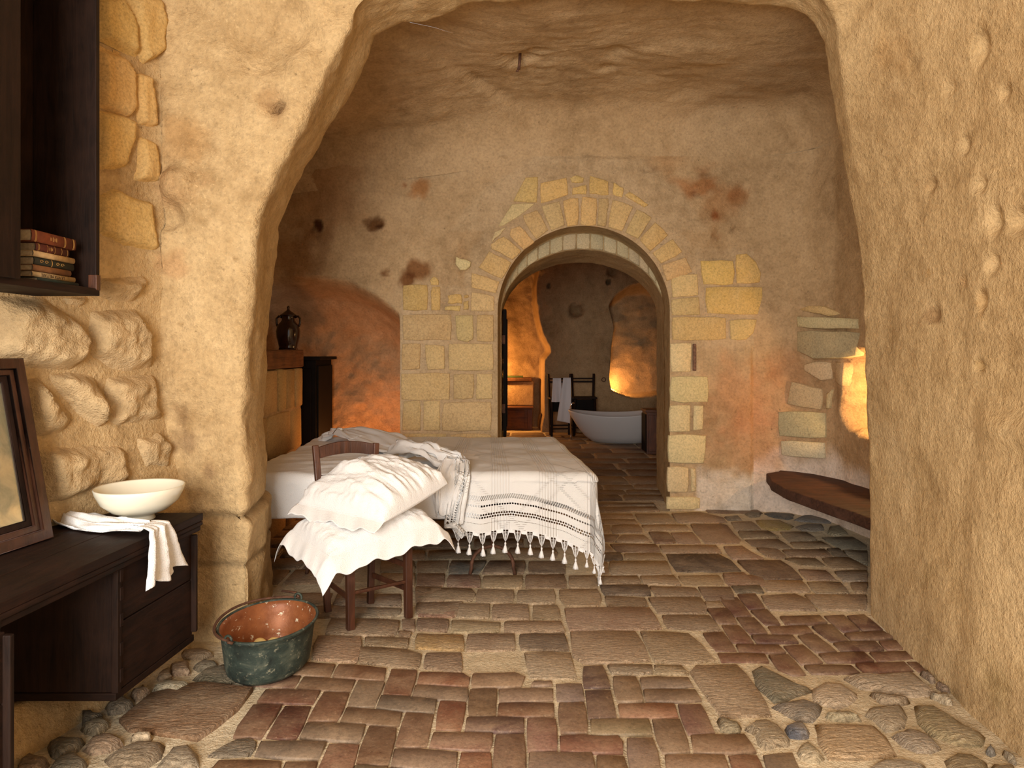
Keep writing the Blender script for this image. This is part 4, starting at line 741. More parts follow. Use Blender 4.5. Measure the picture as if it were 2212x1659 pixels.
# raised mortar halo around the exposed masonry
sd=bpy.data.objects['wall_side']
A6=[cvt(p,1400,450,SC) for p in [[(670,455),(730,436),(800,440),(865,470),(820,480)],[(670,485),(940,490),(945,540),(670,535)],[(665,548),(955,555),(940,670),(770,675),(665,645)],[(700,700),(760,685),(830,695),(830,765),(780,775),(700,725)],[(645,770),(700,790),(785,810),(780,900),(625,880)],[(848,690),(890,690),(880,800),(850,780)],[(585,910),(800,915),(800,1030),(590,1020)],[(596,1038),(800,1050),(800,1120),(600,1110)],[(805,830),(830,810),(820,900),(800,900)]]]
def wallhit(px,py):
    k=(px-CX)/FL
    for (x0,y0),(x1,y1) in zip(RP[:-1],RP[1:]):
        den=(x1-x0)-k*(y1-y0)
        if abs(den)<1e-9: continue
        t=(k*y0-x0)/den
        if -1e-6<=t<=1.0001: y=y0+(y1-y0)*t; return np.array([k*y,y,EYE-(py-HZ)*y/FL])
    return P(px,py,6.0)
A6c=[(0.54,0.38,0.17),(0.55,0.45,0.28),(0.42,0.36,0.21),(0.56,0.42,0.26),(0.50,0.38,0.22),(0.52,0.36,0.2),(0.46,0.39,0.24),(0.58,0.50,0.34),(0.5,0.36,0.2)]
for i,pp in enumerate(A6):
    q=np.array([wallhit(a,b) for a,b in pp]); l_=q[q[:,0].argmin()]; r_=q[q[:,0].argmax()]; e_=(r_-l_)*[1,1,0]; n_=np.array([e_[1],-e_[0],0]); n_/=np.linalg.norm(n_); n_=n_ if n_[1]<0 else -n_
    c_=q.mean(0)+n_*0.012; q=q-np.outer((q-c_)@n_,n_); piece('stone_block',q,M['block'],sd,shade(A6c[i],0.08),up=tuple(n_),thick=0.08,h=0.012,bevel=0.010,wob=0.007,nmin=10,seed=1130+i)
# voussoirs of the inner arch ring (face in shade) 
ring=bpy.data.objects['wall_archway']
for i in range(15):
    t0=PI*(0.10+0.80*i/15)+0.006; t1=PI*(0.10+0.80*(i+1)/15)-0.006; poly=[]
    for t in (t0,t1): poly.append((0.705-0.808*math.cos(t),6.755,AS+0.800*math.sin(t)))
    for t in (t1,t0): poly.append((0.705-0.812*math.cos(t),6.755,AS+0.648*math.sin(t)))
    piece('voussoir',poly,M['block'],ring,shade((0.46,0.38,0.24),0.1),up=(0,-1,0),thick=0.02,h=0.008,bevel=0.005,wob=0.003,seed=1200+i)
# ---- rusticated blocks of the left wall
OL=(-2.022,2.7,0); dl=np.array([0.25,0.8,0]); dl/=np.linalg.norm(dl); NL=(-dl[1],dl[0],0)
def leftblocks(polys,cols,h,dome,seed0,dense=26,mat='rough'):
    for i,pp in enumerate(polys):
        q=[onplane(a,b,OL,NL) for a,b in pp]
        # a rough face: heights over a fine grid, falling back into the mortar towards the outline
        O_=np.array(q[0]); U_=dl; W_=np.array([0,0,1.0]); n_=np.array([-NL[0],-NL[1],0.0]); uv=np.array([[np.dot(p_-O_,U_),np.dot(p_-O_,W_)] for p_ in q])
        st=0.014; us=np.arange(uv[:,0].min()-st,uv[:,0].max()+2*st,st); ws=np.arange(uv[:,1].min()-st,uv[:,1].max()+2*st,st); Ug,Wg=np.meshgrid(us,ws)
        G=np.stack([Ug.ravel(),Wg.ravel()],1); Dm=np.full(len(G),9.0); ins=np.zeros(len(G),bool)
        for a_ in range(len(uv)):
            A_,B_=uv[a_],uv[(a_+1)%len(uv)]; e_=B_-A_; t_=np.clip(((G-A_)@e_)/(e_@e_+1e-12),0,1); Dm=np.minimum(Dm,np.linalg.norm(G-A_-np.outer(t_,e_),axis=1))
            c_=((A_[1]>G[:,1])!=(B_[1]>G[:,1])); xs_=(B_[0]-A_[0])*(G[:,1]-A_[1])/(B_[1]-A_[1]+1e-12)+A_[0]; ins^=(c_&(G[:,0]<xs_))
        Ds=np.where(ins,Dm,-Dm); W3=O_+np.outer(G[:,0],U_)+np.outer(G[:,1],W_)
        Ds=Ds+0.012*fbm(W3,9,2,seed0+i); rg_=fbm(W3,9,3,seed0+i+5)
        if h>0.03: hh=-0.04+(h+0.04)*sst(-0.01,0.075,Ds)**0.8+sst(0.0,0.05,Ds)*(0.018*rg_+0.012*fbm(W3,26,3,seed0+7)+0.02*fbm(W3,3.3,2,seed0+i))
        else: hh=-0.03+(h+0.03)*sst(-0.006,0.022,Ds)+sst(0,0.03,Ds)*(0.005*rg_+0.003*fbm(W3,26,2,3))
        nu_,nw_=len(us),len(ws); F_=[f_ for f_ in gridfaces(nw_,nu_) if any(Ds[k_]>-0.012 for k_ in f_)]
        V_=W3+np.outer(hh,n_); used_=sorted(set(k_ for f_ in F_ for k_ in f_)); mp_={k_:j_ for j_,k_ in enumerate(used_)}
        c0_=V_[used_].mean(0); o=mesh('stone_block',V_[used_]-c0_,[tuple(mp_[k_] for k_ in f_) for f_ in F_],M[mat],wl,True,tint=(1,1,1)); o.location=tuple(c0_); o.color=(*cols[i%len(cols)],1)
SLW=2.766
leftblocks([cvt(p,0,600,SLW) for p in [[(0,110),(280,110),(430,200),(540,330),(520,500),(440,550),(150,550),(0,480)],[(570,200),(830,190),(925,320),(930,530),(760,570),(560,480),(550,300)],[(170,600),(270,590),(460,800),(470,860),(380,950),(200,980),(160,800)],[(290,570),(500,550),(610,590),(640,880),(590,920),(475,820)],[(645,590),(945,565),(985,830),(960,870),(700,910),(640,870)],[(220,1000),(500,970),(740,990),(775,1190),(700,1260),(240,1400)],[(765,910),(955,880),(1030,980),(1005,1180),(790,1200)],[(380,100),(560,110),(510,190),(420,170)],[(590,-20),(880,-20),(900,60),(820,150),(600,120)]]],[(1,1,1)],0.06,0.015,1300,40)
SU=2.513
leftblocks([cvt(p,0,0,SU) for p in [[(540,-20),(670,-20),(740,100),(765,300),(570,205)],[(540,275),(690,310),(745,400),(745,600),(700,640),(545,575)],[(752,395),(830,410),(855,685),(755,685)],[(540,600),(742,650),(738,760),(695,905),(540,900)],[(762,735),(850,765),(880,1010),(740,975),(765,850)],[(540,1060),(640,1030),(825,1100),(855,1350),(760,1350),(540,1260)],[(700,-20),(880,-20),(915,120),(900,290),(800,330),(755,150)]]],[(1,1,1)],0.022,0.004,1330,26,'block')
for o in wl.children:
    if o.data.materials[0]==M['block']: o.color=(*shade((0.60,0.39,0.14),0.08),1)
# ================================================================ OBJECTS
def txt(name,body,loc,rot,size,m,parent):
    cu=bpy.data.curves.new(name,'FONT'); cu.body=body; cu.size=size; cu.extrude=0.0002; cu.align_x='CENTER'; cu.align_y='CENTER'
    o=bpy.data.objects.new(name,cu); C.objects.link(o)
    dg=bpy.context.evaluated_depsgraph_get(); me=bpy.data.meshes.new_from_object(o.evaluated_get(dg)); bpy.data.objects.remove(o); 
    o=bpy.data.objects.new(name,me); C.objects.link(o); me.materials.clear(); me.materials.append(m); o.location=loc; o.rotation_euler=rot; o.parent=parent; return o
# ---- bed
BX0,BX1,BY0,BY1,BZ=-1.72,0.50,4.42,6.12,0.70
bed=empty('bed'); tag(bed,'high double bed on iron trestles, under the white sheet and crocheted cover','bed')
MB().box(((BX0+BX1-0.16)/2,(BY0+BY1)/2,0.585),(BX1-BX0-0.21,BY1-BY0-0.06,0.19)).build('mattress',M['sheet'],bed,bevel=0.05)
for i in range(5): MB().box((BX0+0.26+i*0.44,(BY0+BY1)/2,0.475),(0.36,BY1-BY0-0.10,0.025)).build('bed_board',M['woodx'],bed,bevel=0.004)
def trestle(x):
    m=MB()
    for s in (-1,1):
        yy=(BY0+BY1)/2+s*0.70
        pts=[(x-0.15,yy-0.02,0.0),(x-0.14,yy-0.02,0.05)]+[(x-0.14*math.cos(t),yy-0.02,0.06+0.13*math.sin(t)) for t in np.linspace(0.1,PI-0.1,12)]+[(x+0.14,yy-0.02,0.05),(x+0.15,yy-0.02,0.0)]
        m.tube(pts,0.012,8); m.tube([(x,yy-0.02,0.19),(x,yy-0.02,0.455)],0.011,8)
    m.bar((x,BY0+0.1,0.45),(x,BY1-0.1,0.45),0.035,0.02); m.build('trestle',M['iron'],bed,smooth=True)
for x in (-1.22,-0.13): trestle(x)
# draped cloth: flat cloth coordinates (a along x, b across y) falling over rounded mattress edges
def drape(A,Bv,top,edge_r=0.05,flare=0.05,x0=BX0,x1=BX1,y0=BY0,y1=BY1,lift=0.0,wamp=0.012,seed=0,folds=0.02):
    a=A.ravel(); b=Bv.ravel()
    ox=np.maximum(a-x1,0)-np.maximum(x0-a,0); oy=np.maximum(b-y1,0)-np.maximum(y0-b,0)
    cx=np.clip(a,x0,x1); cy=np.clip(b,y0,y1); o=np.hypot(ox,oy)+1e-9; ux=ox/o; uy=oy/o
    r=edge_r; arc=r*PI/2
    th=np.minimum(o,arc)/r; out=r*np.sin(th); dn=r*(1-np.cos(th)); rest=np.maximum(o-arc,0); 
    w=np.clip(rest/0.4,0,1)
    s=np.where(np.abs(oy)>np.abs(ox),a,b); 
    fold=folds*w*(np.sin(s*17+seed)+0.6*np.sin(s*31+1.3*seed+b*3))
    corner=np.minimum(np.abs(ox),np.abs(oy)); fold=fold+0.02*np.clip(corner/0.15,0,1)*w
    out=out+rest*flare+fold; dn=dn+rest
    p=np.stack([cx+ux*out,cy+uy*out,top+lift-dn],1)
    q=np.stack([a,b,0*a],1); wr=fbm(q,3.2,3,seed)*wamp
    p[:,2]+=wr*(o<arc); p[:,0]+=ux*wr*1.2*(o>=arc); p[:,1]+=uy*wr*1.2*(o>=arc)
    return p
n1,n2=130,150
a=np.linspace(BX0-0.30,-0.20,n1); b=np.linspace(BY0-0.31,BY1+0.28,n2); A,Bq=np.meshgrid(a,b); p=drape(A,Bq,BZ,0.05,0.03,lift=0.002,wamp=0.010,seed=3,folds=0.012)
# long diagonal wrinkles of the sheet
q=np.stack([A.ravel()*0.9+Bq.ravel()*0.5,(Bq.ravel()-A.ravel()*0.4)*5,0*A.ravel()],1); p[:,2]+=0.008*fbm(q,1.4,3,8)*(p[:,2]>BZ-0.06)
p[:,2]=np.maximum(p[:,2],0.36)
sh=mesh('bed_sheet',p,gridfaces(n2,n1),M['linen']); tag(sh,'plain white sheet over the bare left half of the bed','sheet'); sh.modifiers.new('t','SOLIDIFY').thickness=0.003
# turned-back sheet: folded layer running diagonally over the bed, gathered at the near edge
def ribbon(name,path,widths,mt,parent=None,nu=80,nv=44,thick=0.06,amp=0.016,seed=0,curl=1.0,sol=0.003,freq=6,flat=0.35):
    """crumpled folded cloth: an open roll following a path; widths = half width per path point"""
    pt=resample([list(x)+[w] for x,w in zip(path,widths)],nu); V=[]
    for i in range(nu):
        p=pt[i,:3]; d=pt[min(i+1,nu-1),:3]-pt[max(i-1,0),:3]; d/=np.linalg.norm(d)+1e-9
        up=np.array([0,0,1.0]) if abs(d[2])<0.8 else np.array([0,-1.0,0.2]); s=np.cross(d,up); s/=np.linalg.norm(s); u=np.cross(s,d)
        for j in range(nv):
            t=j/(nv-1); ang=(t-0.5)*2*PI*0.80*curl; w=pt[i,3]
            V.append(p+s*w*math.sin(ang*0.62)*1.1+u*(thick*(math.cos(ang)*flat+0.4)))
    V=np.array(V); idx=np.repeat(np.arange(nu),nv)/nu; jj=np.tile(np.arange(nv),nu)/nv
    q=np.stack([idx*freq*0.5,jj*freq*2.2,V[:,0]],1); dv=np.stack([fbm(q,1.0,3,seed+k) for k in range(3)],1)*amp; V=V+dv*np.array([1,1,1.3])
    o=mesh(name,V,gridfaces(nu,nv),mt,parent); 
    if sol: m=o.modifiers.new('t','SOLIDIFY'); m.thickness=sol
    return o
fold=empty('turned_back_sheet',(0,0,0)); tag(fold,'crumpled white sheet edge folded back diagonally over the crocheted cover, with a lace hem','sheet')
ribbon('fold_of_cloth',[P(692,952,5.95),P(722,938,6.0),P(765,932,5.95),P(812,944,5.7),P(850,964,5.35),P(885,978,5.1)],[0.04,0.13,0.20,0.22,0.18,0.10],M['linen'],fold,thick=0.035,amp=0.03,seed=4,freq=2.6)
ribbon('knot_of_cloth',[P(852,985,4.95),P(885,975,4.85),P(925,985,4.72),P(960,1000,4.6),P(990,1010,4.52)],[0.05,0.10,0.12,0.11,0.05],M['linen'],fold,thick=0.085,amp=0.05,seed=14,freq=3.2)
ribbon('hanging_fold',[P(985,1000,4.50),P(972,1030,4.36),P(962,1070,4.33),P(958,1110,4.34)],[0.06,0.08,0.07,0.04],M['linen'],fold,thick=0.05,amp=0.025,seed=22,freq=2.5)
lace=ribbon('lace_hem',[P(905,985,4.72),P(960,992,4.6),P(1000,1000,4.48),P(1000,1030,4.345),P(985,1080,4.325),P(978,1130,4.325),P(1000,1155,4.32)],[0.03,0.035,0.04,0.04,0.05,0.05,0.03],M['crochet'],fold,thick=0.03,amp=0.02,seed=32,freq=5,sol=0)
me=lace.data
for nm in ('hem','along','cu','cv'):
    at=me.attributes.new(nm,'FLOAT','POINT'); k=len(me.vertices); i=np.arange(k)//44/80*0.9; j=np.arange(k)%44/44*0.25
    at.data.foreach_set('value',({'hem':j,'along':i,'cu':i,'cv':j}[nm]).astype(np.float32))
# crocheted cover
cover=empty('crocheted_bedspread',(0,0,0)); tag(cover,'white crocheted cover with openwork bands and tassels over the foot of the bed','bedspread')
n1,n2=250,230
near=BY0-0.42; far=BY1+0.18
u=np.linspace(0,1,n1)[None,:]; v=np.linspace(0,1,n2)[:,None]
bb=near+(far-near)*v*np.ones_like(u)
left=np.interp(bb,[near,BY0,BY0+0.3,5.3,BY1,far],[-0.375,-0.375,-0.40,-0.75,-1.02,-1.05])
rightE=BX1+0.50
aa=left+(rightE-left)*u
# the near hem rises and falls
hemy=near+np.interp(aa,[-0.4,-0.2,0.0,0.15,0.35,0.5,1.2],[0.03,0.0,0.02,0.0,-0.06,-0.12,-0.12]); bb=np.where(bb<BY0,BY0-(BY0-bb)*(BY0-hemy)/(BY0-near),bb)
p=drape(aa,bb,BZ,0.06,0.015,lift=0.016,wamp=0.008,seed=6,folds=0.016)
p[:,0]-=0.15*sst(-0.6,0.5,p[:,0])*np.clip((p[:,1]-BY0)/(BY1-BY0),0,1.05)
p[:,2]=np.maximum(p[:,2],0.05)
hem=np.minimum(bb-hemy,rightE-aa); al=np.where(bb-hemy<rightE-aa,aa,bb)
cvm=mesh('cover_cloth',p,gridfaces(n2,n1),M['crochet'],cover,attrs={'hem':hem,'along':al,'cu':aa,'cv':bb})
# scalloped fringe: fans of thread ending in tassels, one by one
P2=p.reshape(n2,n1,3)
def tassel(base,tang,scale,seed):
    rs=random.Random(seed); base=Vector(base); tg=Vector(tang); tg.z=0; 
    if tg.length<1e-4: tg=Vector((1,0,0))
    tg.normalize(); dn=Vector((rs.uniform(-.05,.05),rs.uniform(-.03,.03),-1)).normalized(); m=MB(); w=0.034*scale; L=0.085*scale
    tip=base+dn*L
    m.tube([base,tip],0.0022,5)
    for k in range(7):
        f=0.22+0.11*k
        for s in (-1,1):
            q=[base+tg*s*w*(1-0.08*k)*0.95]+[base+tg*s*w*math.cos(t)*(1-0.07*k)+dn*(L*f*math.sin(t)) for t in np.linspace(0.2,1.35,5)]; q.append(base+dn*L*f*1.05)
            m.tube(q,0.0015,4)
    o=m.build('fringe_fan',M['linen'],cover,smooth=True)
    m=MB(); prof=[(0.0005,0),(0.006,-0.004),(0.0065,-0.012),(0.004,-0.018),(0.009,-0.030),(0.014,-0.052),(0.016,-0.066)]
    v=[];seg=10
    for r,z in prof:
        for k in range(seg):
            a_=2*PI*k/seg; rr=r*scale*(1+(0.25 if k%2 else -0.1)*(z<-0.03)); v.append(tip+Vector((rr*math.cos(a_),rr*math.sin(a_),0))+dn*(-z*scale))
    f=[(i*seg+k,i*seg+(k+1)%seg,(i+1)*seg+(k+1)%seg,(i+1)*seg+k) for i in range(len(prof)-1) for k in range(seg)]+[tuple((len(prof)-1)*seg+k for k in range(seg))]
    m.add(v,f).build('tassel',M['linen'],cover,smooth=True)
# scallops (solid points between fans) + tassels along the near hem and the foot side
edge=[tuple(P2[0,i]) for i in range(n1)]+[tuple(P2[j,n1-1]) for j in range(1,n2)]
edge=np.array(edge); dcum=np.r_[0,np.cumsum(np.linalg.norm(np.diff(edge,axis=0),axis=1))]
ntas=int(min(2.6,dcum[-1])/0.079); sc=MB()
for k in range(ntas):
    s=0.03+k*0.079; q=np.array([np.interp(s,dcum,edge[:,i]) for i in range(3)]); q1=np.array([np.interp(s+0.02,dcum,edge[:,i]) for i in range(3)]); tg=q1-q
    tassel(q+np.array([0,0,0.006]),tg,1.0 if q[2]>0.24 else 0.72,k)
    # scallop
    s2=s+0.0395; ra=[np.array([np.interp(s2+o_,dcum,edge[:,i]) for i in range(3)]) for o_ in (-0.022,-0.013,0.013,0.022)]
    MB().add([ra[0]+[0,0,.004],ra[3]+[0,0,.004],ra[2]-[0,0,0.020],ra[1]-[0,0,0.020]],[(0,1,2,3)]).build('scallop',M['linen'],cover)
# ---- chair
chair=empty('wooden_chair',(-0.80,4.25,0)); tag(chair,'dark red-brown wooden ladder-back chair carrying two big white pillows','chair')
def cb(name,a,b,w,h,par=chair,up=(0,0,1),bev=0.004,m=None,**k):
    o=MB().bar(a,b,w,h,up,**k).build(name,m or M['chairwood'],None,bevel=bev); o.parent=par; o.matrix_parent_inverse=Matrix.Translation(-par.location) if par.type=='EMPTY' else Matrix(); return o
fA=onfloor(708,1322); fB=onfloor(757,1363); fD=onfloor(882,1334); fC=onfloor(800,1304)
tA=P(681,962,fA[1]+0.04); tC=P(812,957,fC[1]+0.08)
dirb=(fC-fA)/np.linalg.norm(fC-fA); dird=(fA-fB)/np.linalg.norm(fA-fB)
fwd=(fD-fB)/np.linalg.norm(fD-fB)
for nm,f,t in (('back_post',fA,tA),('back_post',fC,tC)):
    mid=f+(np.array(t)-f)*0.5+np.array([0,-0.015,0]); mid[0]=f[0]*0.62+t[0]*0.38
    m=MB(); m.bar(f,mid,0.038,0.036,up=tuple(dirb)); m.bar(mid,t,0.038,0.036,up=tuple(dirb),w2=0.034,h2=0.034); o=m.build(nm,M['chairwood'],None,bevel=0.005); o.parent=chair; o.matrix_parent_inverse=Matrix.Translation(-chair.location)
for f in (fB,fD):
    top=f+np.array([-0.006,0.01,0.44]); o=cb('leg',f,top,0.040,0.040,up=tuple(fwd),w2=0.043,h2=0.043)
def lerp(a,b,z): t=z/b[2]; return a+(b-a)*t
hA=lambda z: fA+(np.array([fA[0]*0.62+tA[0]*0.38,(fA[1]+tA[1])/2-0.015,tA[2]/2])-fA)*(z/(tA[2]/2))
hC=lambda z: fC+(np.array([fC[0]*0.62+tC[0]*0.38,(fC[1]+tC[1])/2-0.015,tC[2]/2])-fC)*(z/(tC[2]/2))
zv=np.array([0,0,1.0])
for z in (0.17,0.30):
    cb('stretcher',hA(z+0.01),fB+zv*z,0.016,0.030); cb('stretcher',hC(z),fD+zv*(z-0.01),0.016,0.030)
cb('stretcher',fB+zv*0.20,fD+zv*0.205,0.018,0.018); cb('stretcher',hA(0.26),hC(0.24),0.018,0.018)
sz=0.44
m=MB(); m.prism([tuple(q*[1,1,0]+zv*(sz-0.03)) for q in (fB+[-.02,-.03,0],fD+[.03,-.01,0],fC+[.01,.03,0],fA+[-.03,.01,0])],0,0,(0,0,0.035)); o=m.build('seat',M['chairwood'],None,bevel=0.006); o.parent=chair; o.matrix_parent_inverse=Matrix.Translation(-chair.location)
# curved top rail and lower rail
def rail(z0,z1,arch,zbow):
    a0=np.array(tA)*1.0; c0=np.array(tC)*1.0; n=14; pts=[]
    V=[];F=[]
    for i in range(n+1):
        t=i/n; q=a0+(c0-a0)*t; off=zbow*math.sin(PI*t); nrm=np.array([-dirb[1],dirb[0],0])
        for th in (-0.009,0.009):
            V.append(q+nrm*(th+off)+zv*(z1-q[2]+a0[2]*0+arch*math.sin(PI*t))); V.append(q+nrm*(th+off)+zv*(z0-q[2]+arch*0.75*math.sin(PI*t)))
    for i in range(n):
        k=i*4; F+=[(k,k+4,k+5,k+1),(k+2,k+3,k+7,k+6),(k,k+2,k+6,k+4),(k+1,k+5,k+7,k+3)]
    F+=[(0,1,3,2),(n*4,n*4+2,n*4+3,n*4+1)]
    o=MB().add(V,F).build('back_rail',M['chairwood'],None,bevel=0.003); o.parent=chair; o.matrix_parent_inverse=Matrix.Translation(-chair.location)
rail(0.865,0.930,0.030,0.012); rail(0.735,0.77,0.0,0.01)
# ---- pillows
def pillow(name,cs,thick,flange,label,seed,droop=0.05,sides=(1,1,1,1),group=None,wrk=0.010,pitch=1.0,belly=0.35):
    """cs: four 3D corners in order; bulging body with a flat hemmed border hanging past the seams"""
    n=90; u=np.linspace(0,1,n); U,V=np.meshgrid(u,u); cs=[np.array(c,float) for c in cs]
    base=(cs[0]*(1-U[...,None])+cs[1]*U[...,None])*(1-V[...,None])+(cs[3]*(1-U[...,None])+cs[2]*U[...,None])*V[...,None]
    L1=np.linalg.norm(cs[1]-cs[0]); L2=np.linalg.norm(cs[3]-cs[0])
    f=[flange/L2 if sides[0] else 0.0, flange/L1 if sides[1] else 0.0, flange/L2 if sides[2] else 0.0, flange/L1 if sides[3] else 0.0] # v0,u1,v1,u0
    uu=np.clip((U-f[3])/(1-f[3]-f[1]),0,1); vv=np.clip((V-f[0])/(1-f[0]-f[2]),0,1)
    body=(np.clip(4*uu*(1-uu),0,1)**0.42)*(np.clip(4*vv*(1-vv),0,1)**0.42)
    edged=np.minimum(np.minimum(uu,1-uu)*L1,np.minimum(vv,1-vv)*L2)
    q=np.stack([U*L1,V*L2,0*U],-1).reshape(-1,3)
    rad=np.stack([U*L1*1.0,V*L2,0*U],-1).reshape(-1,3)
    wr=fbm(rad*np.array([pitch,1/pitch,1]),8.0,4,seed).reshape(U.shape)
    rid=(1-np.abs(fbm(rad*np.array([pitch,1/pitch,1]),7.0,4,seed+5)).reshape(U.shape))**3
    puck=np.sin((np.where(np.minimum(uu,1-uu)*L1<np.minimum(vv,1-vv)*L2,V*L2,U*L1))*110+4*wr)*np.exp(-edged/0.035)*(edged>0)
    nrm=np.cross(cs[1]-cs[0],cs[3]-cs[0]); nrm/=np.linalg.norm(nrm); nrm=nrm if nrm[2]>0 else -nrm
    top=body*thick*(1-belly)+ (wr*wrk+rid*wrk*0.8+puck*0.004)*np.clip(edged/0.02,0,1)
    bot=-body*thick*belly
    dfl=np.maximum(np.maximum(f[3]-U,0)*L1,np.maximum(U-1+f[1],0)*L1)+np.maximum(np.maximum(f[0]-V,0)*L2,np.maximum(V-1+f[2],0)*L2)
    s=U*L1+V*L2
    flw=dfl/max(flange,1e-3); drop=-droop*flw**1.3+0.012*flw*np.sin(s*26+seed)+0.006*flw*np.sin(s*61)
    T=base+nrm*(top)[...,None]; T[...,2]+=drop; Bm=base+nrm*(bot)[...,None]; Bm[...,2]+=drop-0.004
    vt=T.reshape(-1,3); vb=Bm.reshape(-1,3); F=gridfaces(n,n); off=n*n; F2=[(c+off for c in q_[::-1]) for q_ in F]; F2=[tuple(x) for x in F2]
    per=[i for i in range(n)]+[i*n+n-1 for i in range(1,n)]+[(n-1)*n+i for i in range(n-2,-1,-1)]+[i*n for i in range(n-2,0,-1)]
    F3=[(per[i],per[i]+off,per[(i+1)%len(per)]+off,per[(i+1)%len(per)]) for i in range(len(per))]
    root=empty(name); tag(root,label,'pillow',group)
    mesh('pillow_case',np.vstack([vt,vb]),F+F2+F3,M['linen'],root)
    # stitched hem line where the border begins
    m=MB(); 
    def pt(a,b,e=0.0012): 
        i=min(n-1,max(0,int(round(b*(n-1))))); j=min(n-1,max(0,int(round(a*(n-1))))); return T[i,j]+nrm*e
    lines=[]
    if sides[0]: lines.append([pt(t,f[0]) for t in np.linspace(f[3],1-f[1],60)])
    if sides[1]: lines.append([pt(1-f[1],t) for t in np.linspace(f[0],1-f[2],60)])
    if sides[3]: lines.append([pt(f[3],t) for t in np.linspace(f[0],1-f[2],60)])
    if sides[2]: lines.append([pt(t,1-f[2]) for t in np.linspace(f[3],1-f[1],60)])
    for l in lines: m.tube([tuple(x) for x in l],0.0013,4)
    m.build('hem_stitch',M['linen'],root,smooth=True)
    return root
a1=P(592,1140,3.85); a2=P(697,1222,3.45); a3=P(984,1128,3.86); a4=a1+a3-a2; a4[2]=0.52
lo=[a1,a2,a3,a4]; 
pillow('lower_pillow'.replace('lower_',''),lo,0.185,0.07,'lower of two white pillows on the chair, its hemmed border hanging over the seat',5,droop=0.07,group='white pillows piled on the chair',wrk=0.014)
b1=P(620,1098,3.83); b2=P(809,1140,3.52); b3=P(968,1043,3.98); b4=P(806,1008,4.32)
pillow('pillow',[b1,b2,b3,b4],0.25,0.075,'upper of two white pillows on the chair, plump and leaning, open hem to the left',12,droop=0.03,sides=(1,0,0,0),group='white pillows piled on the chair',wrk=0.018,pitch=0.55,belly=0.22)
# ---- copper bucket
bc=onfloor(581,1442); BR_=0.212
bucket=empty('copper_cauldron',tuple(bc)); tag(bucket,'old green-patinated copper cauldron on the floor beside the pillar','bucket'); bucket.scale=(0.985,1.20,0.90)
prof=[(0.0,0.0),(0.10,0.002),(0.165,0.012),(0.185,0.035),(0.192,0.08),(0.205,0.20),(0.211,0.232),(0.222,0.240),(0.224,0.247),(0.218,0.252)]
MB().lathe(prof,seg=56).build('outer_body',M['bucket'],bucket,smooth=True)
MB().lathe([(0.218,0.252),(0.208,0.246),(0.200,0.225),(0.197,0.188),(0.1945,0.185),(0.185,0.08),(0.176,0.035),(0.155,0.018),(0.0,0.010)],seg=56).build('inner_lining',M['bucketin'],bucket,smooth=True)
MB().tube([(0.2*0+0.219*math.cos(t),0.219*math.sin(t),0.250) for t in np.linspace(0,2*PI,64,endpoint=False)],0.007,8,True).build('rolled_rim',M['bucket'],bucket,smooth=True)
h0=2.1; # handle lies on the rim on its far-left side
e1=(-0.085,-0.205); e2=(0.055,0.215)
for ex,ey in (e1,e2):
    an=math.atan2(ey,ex); MB().tube([(0.222*math.cos(an)+0.02*math.cos(t)*math.cos(an+PI/2)+0.006*math.cos(an),0.222*math.sin(an)+0.02*math.cos(t)*math.sin(an+PI/2)+0.006*math.sin(an),0.262+0.022*math.sin(t)) for t in np.linspace(0,2*PI,16,endpoint=False)],0.006,6,True).build('handle_ring',M['bucket'],bucket,smooth=True)
a0=math.atan2(e1[1],e1[0]); a9=math.atan2(e2[1],e2[0])
angs=np.linspace(a0+0.02,a9-2*PI,40) if a9>a0 else np.linspace(a0,a9,40)
hp=[(0.232*math.cos(t),0.232*math.sin(t),0.262+0.004*math.sin(3*t)) for t in angs]
hp=[(hp[0][0]+0.03,hp[0][1]-0.02,0.262),(hp[0][0]+0.01,hp[0][1]-0.022,0.268)]+hp+[(hp[-1][0]-0.02,hp[-1][1]+0.02,0.276),(hp[-1][0]-0.10,hp[-1][1]+0.03,0.282)]
MB().tube(hp,0.0065,8).build('bail_handle',M['iron'],bucket,smooth=True)
for i,(dx,dy,lb) in enumerate(((-0.06,0.02,'left'),(0.015,0.035,'right'))):
    o=MB().lathe([(0.028*math.sin(t)*(1+0.12*math.cos(t)),-0.036*math.cos(t)) for t in np.linspace(0.0,PI,14)],seg=18).build('lemon',M['fruit'],None,smooth=True)
    # lifted on the fruit below so that their tops show over the rim
    o.location=((-1.243,-1.178)[i],3.375+0.01*i,0.045); o.rotation_euler=(PI/2,0,1.3+0.5*i)
    tag(o,'pale yellow lemon in the copper cauldron, the %s one of two'%lb,'lemon','lemons in the cauldron')
